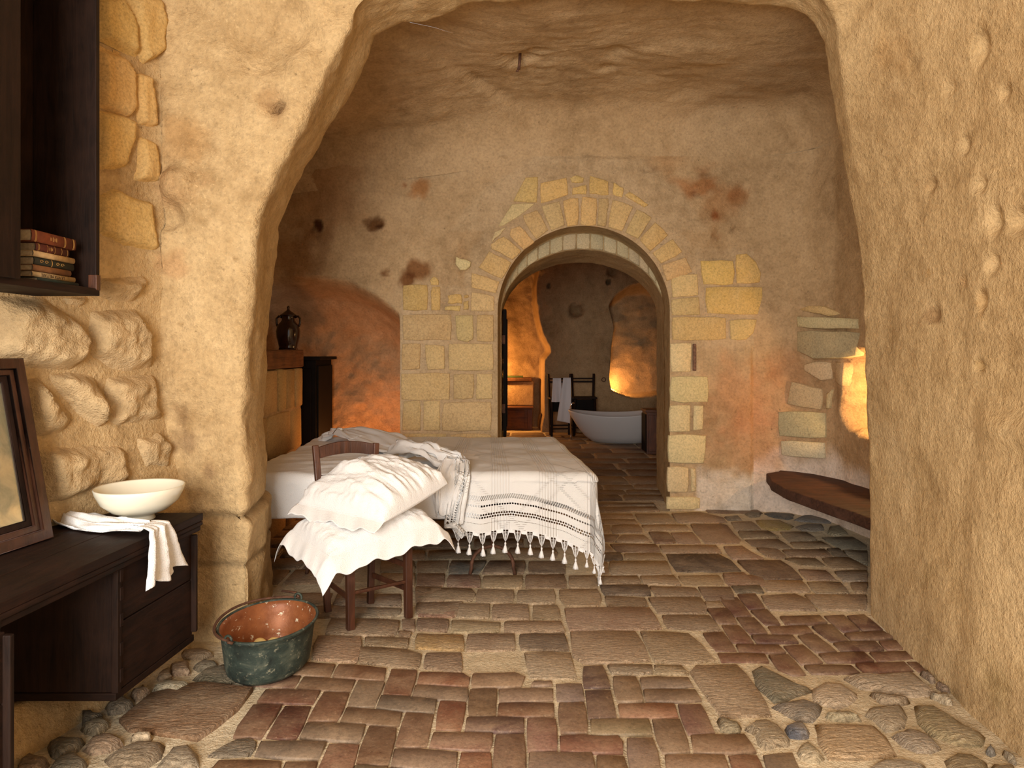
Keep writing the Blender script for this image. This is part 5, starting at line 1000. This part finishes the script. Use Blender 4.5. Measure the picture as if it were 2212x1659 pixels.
# ---- desk
def fx(y,z=0): return -1.42-0.085*(3.14-y)
desk=empty('old_writing_desk',(-1.75,2.6,0)); tag(desk,'long dark wooden desk with knee-hole and panelled pedestals against the left wall','desk')
INV=Matrix.Translation(-desk.location)
def dk(name,m,mt,bev=0.004,par=desk):
    o=m.build(name,mt,None,bevel=bev); o.parent=par; o.matrix_parent_inverse=INV if par==desk else Matrix(); return o
ZD=0.75
def wx(y): return -1.99+0.3125*max(0,y-2.7)
for i,(g0,g1) in enumerate(((0.0,0.36),(0.365,0.70),(0.705,1.0))):
    def px_(y,g): return fx(y)*(1-g)+(wx(y)-0.05)*g
    for_poly=[(px_(1.9,g0),1.9,ZD-0.035),(px_(2.7,g0),2.7,ZD-0.035),(px_(3.14,g0),3.14,ZD-0.035),(px_(3.14,g1),3.14,ZD-0.035),(px_(2.7,g1),2.7,ZD-0.035),(px_(1.9,g1),1.9,ZD-0.035)]
    dk('top_board',MB().prism(for_poly,0,0,(0,0,0.035)),M['wood'],0.003)
for k,(zo,inn,hh) in enumerate(((ZD-0.055,0.012,0.020),(ZD-0.080,0.022,0.024))):
    dk('moulding',MB().bar((fx(1.9)-inn,1.9,zo+hh/2),(fx(3.14)-inn,3.135,zo+hh/2),0.03,hh),M['wood'],0.006)
zb=0.20
def pedestal(y0,y1,side):
    of_=0.0 if side>0 else 0.048; xf0,xf1=fx(y0)-0.03+of_,fx(y1)-0.03+of_; yo=y1 if side>0 else y0
    dk('front_panel',MB().bar((xf0-0.01,y0+0.02,(zb+0.46)/2),(xf1-0.01,y1-0.02,(zb+0.46)/2),0.022,0.46-zb-0.006),M['wood'])
    dk('front_panel',MB().bar((xf0-0.01,y0+0.02,(0.46+ZD-0.08)/2),(xf1-0.01,y1-0.02,(0.46+ZD-0.08)/2),0.022,ZD-0.08-0.46-0.002),M['wood'])
    dk('bottom_board',MB().prism([(xf0,y0,zb-0.03),(xf1,y1,zb-0.03),(wx(y1)+0.0,y1,zb-0.03),(wx(y0)+0.0,y0,zb-0.03)],0,0,(0,0,0.03)),M['woodx'])
    yn=y0
    dk('side_panel',MB().prism([(xf0-0.03,y1-0.022,zb),(wx(y1)+0.04,y1-0.022,zb),(wx(y1)+0.04,y1-0.022,ZD-0.04),(xf1-0.02,y1-0.022,ZD-0.04)],0,0,(0,0.02,0)),M['woodz'])
    dk('side_panel',MB().prism([(xf0-0.012,y0+0.004,zb),(wx(y0)+0.03,y0+0.004,zb),(wx(y0)+0.03,y0+0.004,ZD-0.04),(xf0-0.012,y0+0.004,ZD-0.04)],0,0,(0,0.02,0)),M['woodz'])
    post_=dk('corner_post',MB().bar((xf0-0.004,y0+0.012,zb),(xf0-0.004,y0+0.012,ZD-0.08),0.026,0.026),M['woodz'],0.003)
    dk('edge_moulding',MB().bar((xf1+0.004,y1-0.02,zb+0.02),(xf1+0.004,y1-0.02,ZD-0.09),0.036,0.02),M['woodz'],0.005)
    for z in (0.26,0.36,0.47,0.57,0.64):
        dk('dovetail',MB().box((xf0+0.002,y0+0.022,z),(0.020,0.020,0.05)),M['wood'],0.002,post_)
pedestal(2.58,3.12,1); pedestal(1.45,2.035,-1)
ledge=Skin(loft([np.array([(x,y,-0.02) for y,x in zip(np.linspace(1.7,3.45,70),np.interp(np.linspace(1.7,3.45,70),[1.7,2.5,3.0,3.45],[-1.80,-1.77,-1.68,-1.62]))]),np.array([(x,y,0.168) for y,x in zip(np.linspace(1.7,3.45,70),np.interp(np.linspace(1.7,3.45,70),[1.7,2.5,3.0,3.45],[-1.92,-1.88,-1.80,-1.75]))]),np.array([(-2.2,y,0.166) for y in np.linspace(1.7,3.45,70)])],[22,14])); ledge.smooth(3); ledge.noise([(0.015,5,3),(0.004,20,2)],33); ledge.V[...,2]=np.minimum(ledge.V[...,2],0.169); ledge.emit('wall_ledge',M['rock'])
# ---- framed mirror leaning on the wall
mo=empty('framed_mirror'); tag(mo,'old mirror in a stepped brown wooden frame, leaning on the desk against the wall','mirror')
O0=np.array([-1.842,2.71,0.752]); Uv=np.array([-0.035,-0.21,0])/math.hypot(0.035,0.21); Vv=np.array([-0.12,0,0.705]); Vv/=np.linalg.norm(Vv); Nv=np.cross(Vv,Uv); Nv=Nv if Nv[0]>0 else -Nv
def fr(u,v,n): return tuple(O0+Uv*u+Vv*v+Nv*n)
WM,HM=0.60,0.72
def frame(name,i0,i1,n0,n1,mt):
    m=MB()
    o_=[(i0,i0),(WM-i0,i0),(WM-i0,HM-i0),(i0,HM-i0)]; q_=[(i1,i1),(WM-i1,i1),(WM-i1,HM-i1),(i1,HM-i1)]
    for k in range(4):
        a,b,c,d=o_[k],o_[(k+1)%4],q_[(k+1)%4],q_[k]
        m.prism([fr(*a,n0),fr(*b,n0),fr(*c,n0),fr(*d,n0)],0,0,tuple(Nv*(n1-n0)))
    return m.build(name,mt,mo,bevel=0.004)
frame('outer_frame',0.0,0.042,-0.012,0.030,M['frame']); frame('middle_moulding',0.042,0.066,-0.01,0.018,M['frame']); frame('inner_moulding',0.066,0.092,-0.01,0.008,M['woodz'])
MB().add([fr(0.085,0.085,0),fr(WM-0.085,0.085,0),fr(WM-0.085,HM-0.085,0),fr(0.085,HM-0.085,0)],[(0,1,2,3)]).build('mirror_glass',M['mirror'],mo)
# ---- bowl
bowl=empty('cream_bowl',(-1.645,3.02,ZD)); tag(bowl,'large cream ceramic footed bowl on the far end of the desk','bowl'); bowl.scale=(0.94,0.94,1.06)
prof=[(0.062,0.0),(0.066,0.004),(0.060,0.018),(0.064,0.022),(0.12,0.040),(0.165,0.075),(0.187,0.115),(0.193,0.135),(0.190,0.139),(0.184,0.134),(0.160,0.085),(0.11,0.048),(0.0,0.036)]
MB().lathe(prof,seg=64).build('bowl_body',M['ceramic'],bowl,smooth=True)
# ---- napkin draped beside the bowl and over the desk edge
tw=empty('linen_towel'); tag(tw,'white linen hand towel lying along the desk and hanging over its front edge','towel')
xe=fx(2.74)
lt=[(np.array([-1.935,3.00,ZD+0.012]),0.05),(np.array([-1.85,2.93,ZD+0.016]),0.07),(np.array([-1.70,2.85,ZD+0.016]),0.07),(np.array([-1.56,2.80,ZD+0.018]),0.045),(np.array([xe-0.03,2.79,ZD+0.014]),0.050)]
ribbon('laid_part',[q for q,_ in lt],[w for _,w in lt],M['linen'],tw,thick=0.030,amp=0.016,seed=44,freq=2.8,nu=70)
n=60; m_=40; V=[]
for i in range(n):
    t=i/(n-1)
    for j in range(m_):
        s=j/(m_-1)*2-1
        w=0.055+0.105*t**1.1
        if t<0.22: k=t/0.22; x=xe-0.04+0.055*k; z=ZD+0.040-0.012*k*k
        else: k=(t-0.22)/0.78; x=xe+0.017+0.012*k; z=ZD+0.028-0.215*k
        x+=0.014*math.sin(s*7+1)*min(1,t*1.6)+0.006*math.sin(s*15+2); z-=0.020*max(0,t-0.3)*(math.cos(s*5)); 
        V.append((x,2.78+0.035*t+s*w,z))
q=np.array(V); V=q+np.stack([0.006*fbm(q,14,3,5),0*q[:,0],0.004*fbm(q,12,2,6)],1)
o=mesh('hanging_part',V,gridfaces(n,m_),M['linen'],tw); o.modifiers.new('t','SOLIDIFY').thickness=0.004
# ---- hanging book cupboard
cup=empty('wall_cupboard',(-1.86,2.6,1.725)); tag(cup,'dark open wooden wall cupboard holding a stack of old books','cupboard'); CI=Matrix.Translation(-cup.location)
def cp(name,m,mt,bev=0.003):
    o=m.build(name,mt,None,bevel=bev); o.parent=cup; o.matrix_parent_inverse=CI; return o
XF,XBk,YF,YN,ZB0,ZT0=-1.735,-2.0,2.875,1.55,1.725,3.35
cp('bottom_board',MB().box(((XF+XBk)/2,(YN+YF)/2,ZB0+0.015),(XF-XBk,YF-YN,0.030)),M['wood'])
cp('top_board',MB().box(((XF+XBk)/2,(YN+YF)/2,ZT0),(XF-XBk,YF-YN,0.030)),M['wood'])
sp=cp('end_panel',MB().box(((XF+XBk)/2,YF-0.013,(ZB0+ZT0)/2+0.012),(XF-XBk,0.026,ZT0-ZB0-0.02)),M['woodz'],0.004)
cp('end_panel',MB().box(((XF+XBk)/2,YN+0.013,(ZB0+ZT0)/2+0.012),(XF-XBk,0.026,ZT0-ZB0-0.02)),M['woodz'],0.004)
cp('back_panel',MB().box((XBk-0.006,(YN+YF)/2,(ZB0+ZT0)/2),(0.012,YF-YN,ZT0-ZB0)),M['woodz'])
cp('front_stile',MB().box((XF+0.008,(YN+2.385)/2,(ZB0+ZT0)/2+0.016),(0.026,2.385-YN,ZT0-ZB0-0.01)),M['woodz'],0.005)
tag(cp('corner_joint',MB().box((XF-0.016,YF-0.012,ZB0+0.055),(0.036,0.030,0.065)),M['redwoodz'],0.003),'reddish end-grain joint')
ang=0
books=[ # y0,y1,thick,depth,colour, cover is paper?
 (2.550,2.790,0.016,0.150,(0.022,0.032,0.024),'dark green thin book at the bottom of the stack in the cupboard'),
 (2.530,2.778,0.020,0.160,(0.52,0.36,0.18),'cream paperback titled LA VITA MILITARE, second from the bottom of the stack'),
 (2.524,2.742,0.023,0.150,(0.20,0.085,0.032),'plain tan leather book, third from the bottom of the stack'),
 (2.540,2.768,0.029,0.155,(0.028,0.028,0.018),'black-green book with gilt scrolls on the spine, middle of the stack'),
 (2.528,2.765,0.022,0.160,(0.50,0.33,0.16),'blank cream paperback above the gilt-scrolled book'),
 (2.548,2.738,0.031,0.150,(0.085,0.018,0.010),'dark red leather book with gilt bands, second from the top of the stack'),
 (2.518,2.772,0.044,0.165,(0.15,0.035,0.012),'thick red-brown leather book with gilt title, on top of the stack')]
z=ZB0+0.0305
for i,(y0,y1,th,dp,cc,lb) in enumerate(books):
    tilt=0.0; xs_=-1.775-(0.006 if i%2 else 0); r=empty('old_book',(xs_,(y0+y1)/2,z)); tag(r,lb,'book','old books stacked in the wall cupboard')
    L=y1-y0; mt=mat_book('book_cover',cc); ct=0.0022
    m=MB(); m.box((-dp/2,0,ct/2),(dp,L,ct)); m.box((-dp/2,0,th-ct/2),(dp,L,ct)); m.build('cover',mt,r,bevel=0.0006)
    # rounded spine
    nn=8; V=[]; 
    for yy_ in (-L/2,L/2):
        for k in range(nn+1): t=PI*k/nn; V.append((0.006*math.sin(t),yy_,th/2-th/2*math.cos(t)))
        for k in range(nn+1): t=PI*(nn-k)/nn; V.append((0.006*math.sin(t)-0.003,yy_,th/2-(th/2-0.001)*math.cos(t)))
    w2=2*(nn+1); F=[(k,(k+1)%w2,w2+(k+1)%w2,w2+k) for k in range(w2)]+[tuple(range(w2))[::-1],tuple(range(w2,2*w2))]
    spn=MB().add(V,F).build('spine',mt,r,smooth=True)
    MB().box((-dp/2+0.001,0,th/2),(dp-0.010,L-0.008,th-2*ct)).build('page_block',M['pages'],r)
    def bandat(f,w=0.0012):
        m=MB(); yy_=-L/2+f*L; V=[]
        for yb in (yy_-w,yy_+w):
            for k in range(nn+1): t=PI*(0.06+0.88*k/nn); V.append((0.0068*math.sin(t)+0.0002,yb,th/2-th/2*math.cos(t)))
        m.add(V,[(k,k+1,nn+2+k,nn+1+k) for k in range(nn)]); return m
    if i==6:
        for f in (0.07,0.09,0.72,0.74,0.93,0.95): bandat(f).build('gilt_band',M['gilt'],spn)
        for f,w in ((0.40,0.55),(0.45,0.8),(0.49,0.5),(0.53,0.7)): MB().box((0.0066,-L/2+f*L,th/2),(0.0006,0.0025,th*0.5*w)).build('gilt_title_line',M['gilt'],spn)
    if i==5:
        for f in (0.06,0.09,0.33,0.55,0.76,0.94): bandat(f,0.0009).build('gilt_band',M['gilt'],spn)
        for f,w in ((0.39,0.7),(0.43,0.9),(0.47,0.6)): MB().box((0.0066,-L/2+f*L,th/2),(0.0006,0.002,th*0.5*w)).build('gilt_title_line',M['gilt'],spn)
    if i==3:
        bandat(0.42,0.002).build('gilt_band',M['gilt'],spn)
        for f in (0.22,0.62):
            for s in (-1,1): MB().tube([(0.0066,-L/2+f*L+s*0.014+0.010*math.cos(t)*(1-t/9),th/2+0.007*math.sin(t)*(1-t/9)) for t in np.linspace(0,6.6,22)],0.0009,4).build('gilt_scroll',M['gilt'],spn,smooth=True)
    if i==1: txt('spine_title','LA VITA MILITARE',(0.0066,-0.012,th/2),(-PI/2,0,-PI/2),0.017,M['ink'],spn)
    z+=th+0.0008
# ---- fireplace with mantel, jar and black cabinet
fp=empty('stone_fireplace',(-2.2,5.6,0)); tag(fp,'stone fireplace breast with a thick wooden mantel beam behind the pillar','fireplace'); FI=Matrix.Translation(-fp.location)
XFp=-1.90
def fpb(name,m,mt,bev=0.006):
    o=m.build(name,mt,None,bevel=bev); o.parent=fp; o.matrix_parent_inverse=FI; return o
for k,(z0,z1,ysplit) in enumerate(((0,0.30,(4.6,5.2,5.75,6.19)),(0.31,0.62,(4.6,5.0,5.5,6.0,6.19)),(0.63,0.98,(4.6,5.3,5.85,6.19)),(0.99,1.335,(4.6,5.1,5.55,5.75,5.98,6.19)))):
    for a_,b_ in zip(ysplit[:-1],ysplit[1:]):
        q=[(XFp-0.02,a_+0.005,z0),(XFp-0.02,b_-0.005,z0),(XFp-0.02,b_-0.005,z1),(XFp-0.02,a_+0.005,z1)]
        o=piece('stone_block',q,M['block'],None,shade((0.42,0.29,0.13),0.12),up=(1,0,0),thick=0.20,h=random.uniform(0.01,0.025),bevel=0.012,wob=0.008,seed=1500+k*7+int(a_*9)); o.parent=fp; o.matrix_parent_inverse=FI
fpb('hearth_core',MB().box((-2.15,5.4,0.667),(0.48,1.55,1.33)),M['rockback'])
fpb('mantel_beam',MB().bar((-2.10,4.55,1.42),(-2.10,6.20,1.42),0.42,0.155),M['beam'],0.012)
jar=empty('lidded_jar',(-1.975,6.03,1.4985)); tag(jar,'dark glazed two-handled jar with a pointed lid on the mantel','jar')
MB().lathe([(0.0,0.0),(0.082,0.0),(0.078,0.02),(0.085,0.05),(0.100,0.11),(0.104,0.16),(0.095,0.21),(0.066,0.245),(0.056,0.26),(0.056,0.29),(0.060,0.30)],seg=32).build('jar_body',M['glazed'],jar,smooth=True)
MB().lathe([(0.060,0.296),(0.074,0.302),(0.070,0.308),(0.058,0.315),(0.035,0.333),(0.016,0.345),(0.010,0.360),(0.013,0.375),(0.006,0.385),(0.0,0.387)],seg=28).build('lid',M['glazed'],jar,smooth=True)
for s in (-1,1): MB().tube([(s*0.058,0,0.285),(s*0.085,0,0.295),(s*0.103,0,0.275),(s*0.103,0,0.235),(s*0.092,0,0.195)],0.010,8).build('handle',M['glazed'],jar,smooth=True)
cab=empty('black_cabinet',(-2.0,6.75,0)); tag(cab,'tall narrow black cupboard in the alcove beside the fireplace','cabinet'); KI=Matrix.Translation(-cab.location)
for nm,c,d in (('carcass',(-2.10,6.72,0.71),(0.50,0.55,1.38)),('top_board',(-2.08,6.71,1.415),(0.56,0.62,0.03)),('door',(-1.842,6.72,0.72),(0.02,0.50,1.25)),('end_frame',(-2.10,6.437,0.72),(0.42,0.02,1.2))):
    o=MB().box(c,d).build(nm,M['black'],None,bevel=0.006); o.parent=cab; o.matrix_parent_inverse=KI
# ---- plank bench in the right corner
pl=[P(1657,1020,0)*0]
Zt=0.385
def onz(px,py,z): d=(EYE-z)*FL/(py-HZ); return ((px-CX)*d/FL,d,z)
out=[onz(1655,1022,Zt),onz(1668,1040,Zt),onz(1700,1058,Zt),onz(1760,1078,Zt),onz(1830,1102,Zt),onz(1900,1128,Zt),onz(1990,1165,Zt),onz(2080,1110,Zt),onz(1990,1080,Zt),onz(1875,1047,Zt),onz(1800,1024,Zt),onz(1745,1013,Zt),onz(1700,1008,Zt),onz(1683,1009,Zt),onz(1682,1018,Zt)]
q=resample([np.array(a) for a in out+[out[0]]],60)[:-1]; q[:,:2]+=np.stack([0.006*fbm(q,9,2,3),0.006*fbm(q,9,2,4)],1)
bv=MB().prism([tuple(a-np.array([0,0,0.085])) for a in q],0,0,(0,0,0.085)); bo=bv.build('plank_bench',M['beam'],None,bevel=0.012); tag(bo,'rough dark brown wooden plank seat fixed in the corner of the wall','bench')
bo.data.materials[0]=mat_wood('bench_plank',(0.035,0.016,0.010),(0.10,0.045,0.028),0,0.7,0.25,0.008)
# ---- bathroom things
tubc=((1233+1445)/2-CX,); 
tub=empty('freestanding_bathtub',(1.74,11.05,0)); tag(tub,'oval freestanding white bathtub seen through the stone arch','bathtub')
def tubprof(seg=72):
    V=[];F=[]; prof=[(0.42,0.0),(0.52,0.02),(0.66,0.12),(0.80,0.28),(0.92,0.44),(0.955,0.50),(0.965,0.52),(0.955,0.53),(0.935,0.52),(0.86,0.40),(0.72,0.22),(0.5,0.10),(0.0,0.08)]
    for r,z in prof:
        for k in range(seg):
            a_=2*PI*k/seg; lift=0.10*((math.cos(a_)+0.15)**2)*(z/0.53)**2 if True else 0
            V.append((r*0.86*math.cos(a_)*(1.0),r*0.46*math.sin(a_),z*0.86+lift*0.9))
    for i in range(len(prof)-1):
        for k in range(seg): a_=i*seg+k;b_=i*seg+(k+1)%seg; F.append((a_,b_,b_+seg,a_+seg))
    F.append(tuple(range(seg))[::-1]); return V,F
MB().add(*tubprof()).build('tub_shell',M['tub'],tub,smooth=True); tub.rotation_euler=(0,0,math.radians(-8))
fau=empty('floor_tap',tuple(onfloor(1233,951))); tag(fau,'slim chrome floor-standing bath tap at the left end of the bathtub','tap')
MB().tube([(0,0,0),(0.0,0,0.55),(0.01,0,0.60),(0.06,0,0.62)],0.013,10).build('column',M['chrome'],fau,smooth=True); MB().lathe([(0.03,0),(0.03,0.012),(0.0,0.012)],seg=20).build('base_plate',M['chrome'],fau,smooth=True)
def highchair(x,y,rz,label,grp):
    r=empty('tall_stool_chair',(x,y,0),rz); tag(r,label,'chair',grp); W=0.20
    for s in (-1,1):
        MB().bar((s*W*0.82,0.10,0),(s*W,0.16,1.07),0.034,0.040).build('back_post',M['woodz'],r,bevel=0.004)
        MB().bar((s*W*0.95,-0.14,0),(s*W*0.85,-0.10,0.64),0.034,0.036).build('leg',M['woodz'],r,bevel=0.004)
    for z,h in ((0.93,0.03),(0.985,0.022)): MB().bar((-W,0.145,z),(W,0.145,z),0.018,h).build('back_rail',M['woodx'],r,bevel=0.003)
    MB().box((0,0.02,0.655),(0.42,0.32,0.03)).build('seat',M['woodx'],r,bevel=0.005)
    MB().box((0,-0.09,0.53),(0.36,0.02,0.20)).build('apron_panel',M['black'],r)
    for z in (0.14,0.20): MB().bar((-W*0.9,-0.13,z),(W*0.9,-0.13,z),0.016,0.022).build('stretcher',M['woodx'],r)
    for s in (-1,1): MB().bar((s*W*0.95,-0.13,0.17),(s*W*0.83,0.10,0.17),0.016,0.022).build('stretcher',M['woodx'],r)
    return r
highchair(0.85,11.85,0.12,'dark tall chair hung with two white towels, left of its twin by the bathtub','tall dark chairs behind the bathtub')
highchair(1.265,12.0,0.05,'dark tall chair with bare back rails, right of its towel-hung twin behind the bathtub','tall dark chairs behind the bathtub')
def towel(x0,x1,ztop,z0l,z0r,spread,y,label,seed):
    n=30; V=[]
    for i in range(n):
        t=i/(n-1)
        for j in range(n):
            s=j/(n-1); xa=x0+(x1-x0)*s; xb=x0+spread[0]+(x1+spread[1]-x0-spread[0])*s; zb_=z0l+(z0r-z0l)*s
            V.append((xa+(xb-xa)*t,y+0.012*math.sin(s*9+seed)*(0.3+t)-0.02*min(t*8,1),ztop+(zb_-ztop)*t))
    o=mesh('hand_towel',V,gridfaces(n,n),M['towel']); o.modifiers.new('t','SOLIDIFY').thickness=0.006; tag(o,label,'towel','towels on the tall chair'); return o
towel(0.70,0.84,1.01,0.60,0.60,(-0.025,0.02),11.70,'shorter white towel hanging from the left chair behind the bathtub',1)
towel(0.875,1.00,1.02,0.29,0.24,(-0.11,0.01),11.64,'longer white towel slanting down from the left chair behind the bathtub',3)
wcb=empty('wooden_cabinet',(2.13,9.95,0)); tag(wcb,'red-brown wooden cabinet standing at the right end of the bathtub','cabinet')
for nm,c,d,mt in (('carcass',(0,0,0.30),(0.40,0.34,0.60),'redwoodz'),('top_board',(0,0,0.617),(0.44,0.38,0.035),'redwood'),('front_panel',(0,-0.175,0.30),(0.36,0.02,0.52),'redwoodz'),('side_panel',(-0.205,0,0.30),(0.02,0.30,0.54),'black')): MB().box(c,d).build(nm,M[mt],wcb,bevel=0.005)
ch=empty('low_wooden_chest',(0.07,12.85,0)); tag(ch,'low dark red wooden chest in the orange-lit recess left of the bathtub','chest')
for nm,c,d,mt in (('carcass',(0,0,0.20),(0.62,0.28,0.40),'redwood'),('top_board',(0,0,0.412),(0.66,0.32,0.024),'redwood'),('front_panel',(-0.06,-0.145,0.20),(0.44,0.016,0.34),'redwood'),('end_stile',(0.265,-0.145,0.20),(0.09,0.018,0.38),'redwoodz')): MB().box(c,d).build(nm,M[mt],ch,bevel=0.005)
rs_=empty('recess_shelf',(0.10,13.1,0)); tag(rs_,'rough timber shelf with a green edge set in a stone counter in the orange recess','shelf')
MB().box((-0.05,-0.02,0.93),(0.66,0.30,0.07)).build('timber',M['beam'],rs_,bevel=0.015); MB().box((-0.12,-0.03,0.982),(0.46,0.18,0.03)).build('green_plank',mat_simple('green_paint',(0.06,0.10,0.03),0.7),rs_,bevel=0.004)
MB().box((0.0,0.02,0.66),(0.62,0.22,0.46)).build('stone_counter',M['rockback'],rs_,bevel=0.02)
door=empty('open_black_door',(-0.075,6.95,0)); tag(door,'black wooden door leaf folded open inside the left side of the arch','door')
leaf_=MB().box((0.0,0.2,1.26),(0.035,0.42,1.30)).build('door_leaf',M['black'],door,bevel=0.004); MB().box((0.022,0.2,1.26),(0.012,0.30,1.10)).build('door_panel',M['black'],leaf_)
for z in (0.9,1.6): MB().box((-0.01,-0.01,z),(0.03,0.03,0.09)).build('hinge',M['iron'],door)
rg=empty('iron_ring',tuple(P(1304,816,12.3))); tag(rg,'small black iron ring hanging on the bathroom back wall','ring')
MB().tube([(0.035*math.cos(t),0,-0.035+0.035*math.sin(t)) for t in np.linspace(0,2*PI,20,endpoint=False)],0.007,6,True).build('ring_loop',M['iron'],rg,smooth=True); MB().tube([(0,0.12,0),(0,-0.01,0)],0.009,6).build('staple',M['iron'],rg)
hk=empty('iron_spike',tuple(onplane(1121,140,(0,0,3.70),(0,0,1)))); tag(hk,'black iron hook stub sticking out of the bedroom vault','hook')
MB().tube([(0.01,0,0.10),(0.0,0,-0.035)],0.011,8).build('shank',M['iron'],hk,smooth=True); MB().tube([(0.0,0,-0.02),(-0.012,0,-0.05),(-0.02,0,-0.045)],0.009,8).build('tip',M['iron'],hk,smooth=True)
wq=P(1500,772,YB-0.012); wd=MB().box(tuple(wq),(0.030,0.03,0.25)).build('timber_wedge',mat_simple('old_splinter',(0.20,0.11,0.07),0.85,0.2,0,0.5,30,0.004),None,bevel=0.006); tag(wd,'short upright sliver of old timber let into the wall right of the arch','timber')
rn=P(985,563,YB-0.01); q=[P(a_,b_,YB-0.004) for a_,b_ in ((985,555),(1018,566),(1016,576),(1008,583),(992,584),(983,572))]
piece('stone_block',q,M['block'],wb,(0.60,0.50,0.26),up=(0,-1,0),thick=0.03,h=0.02,bevel=0.01,seed=1700)
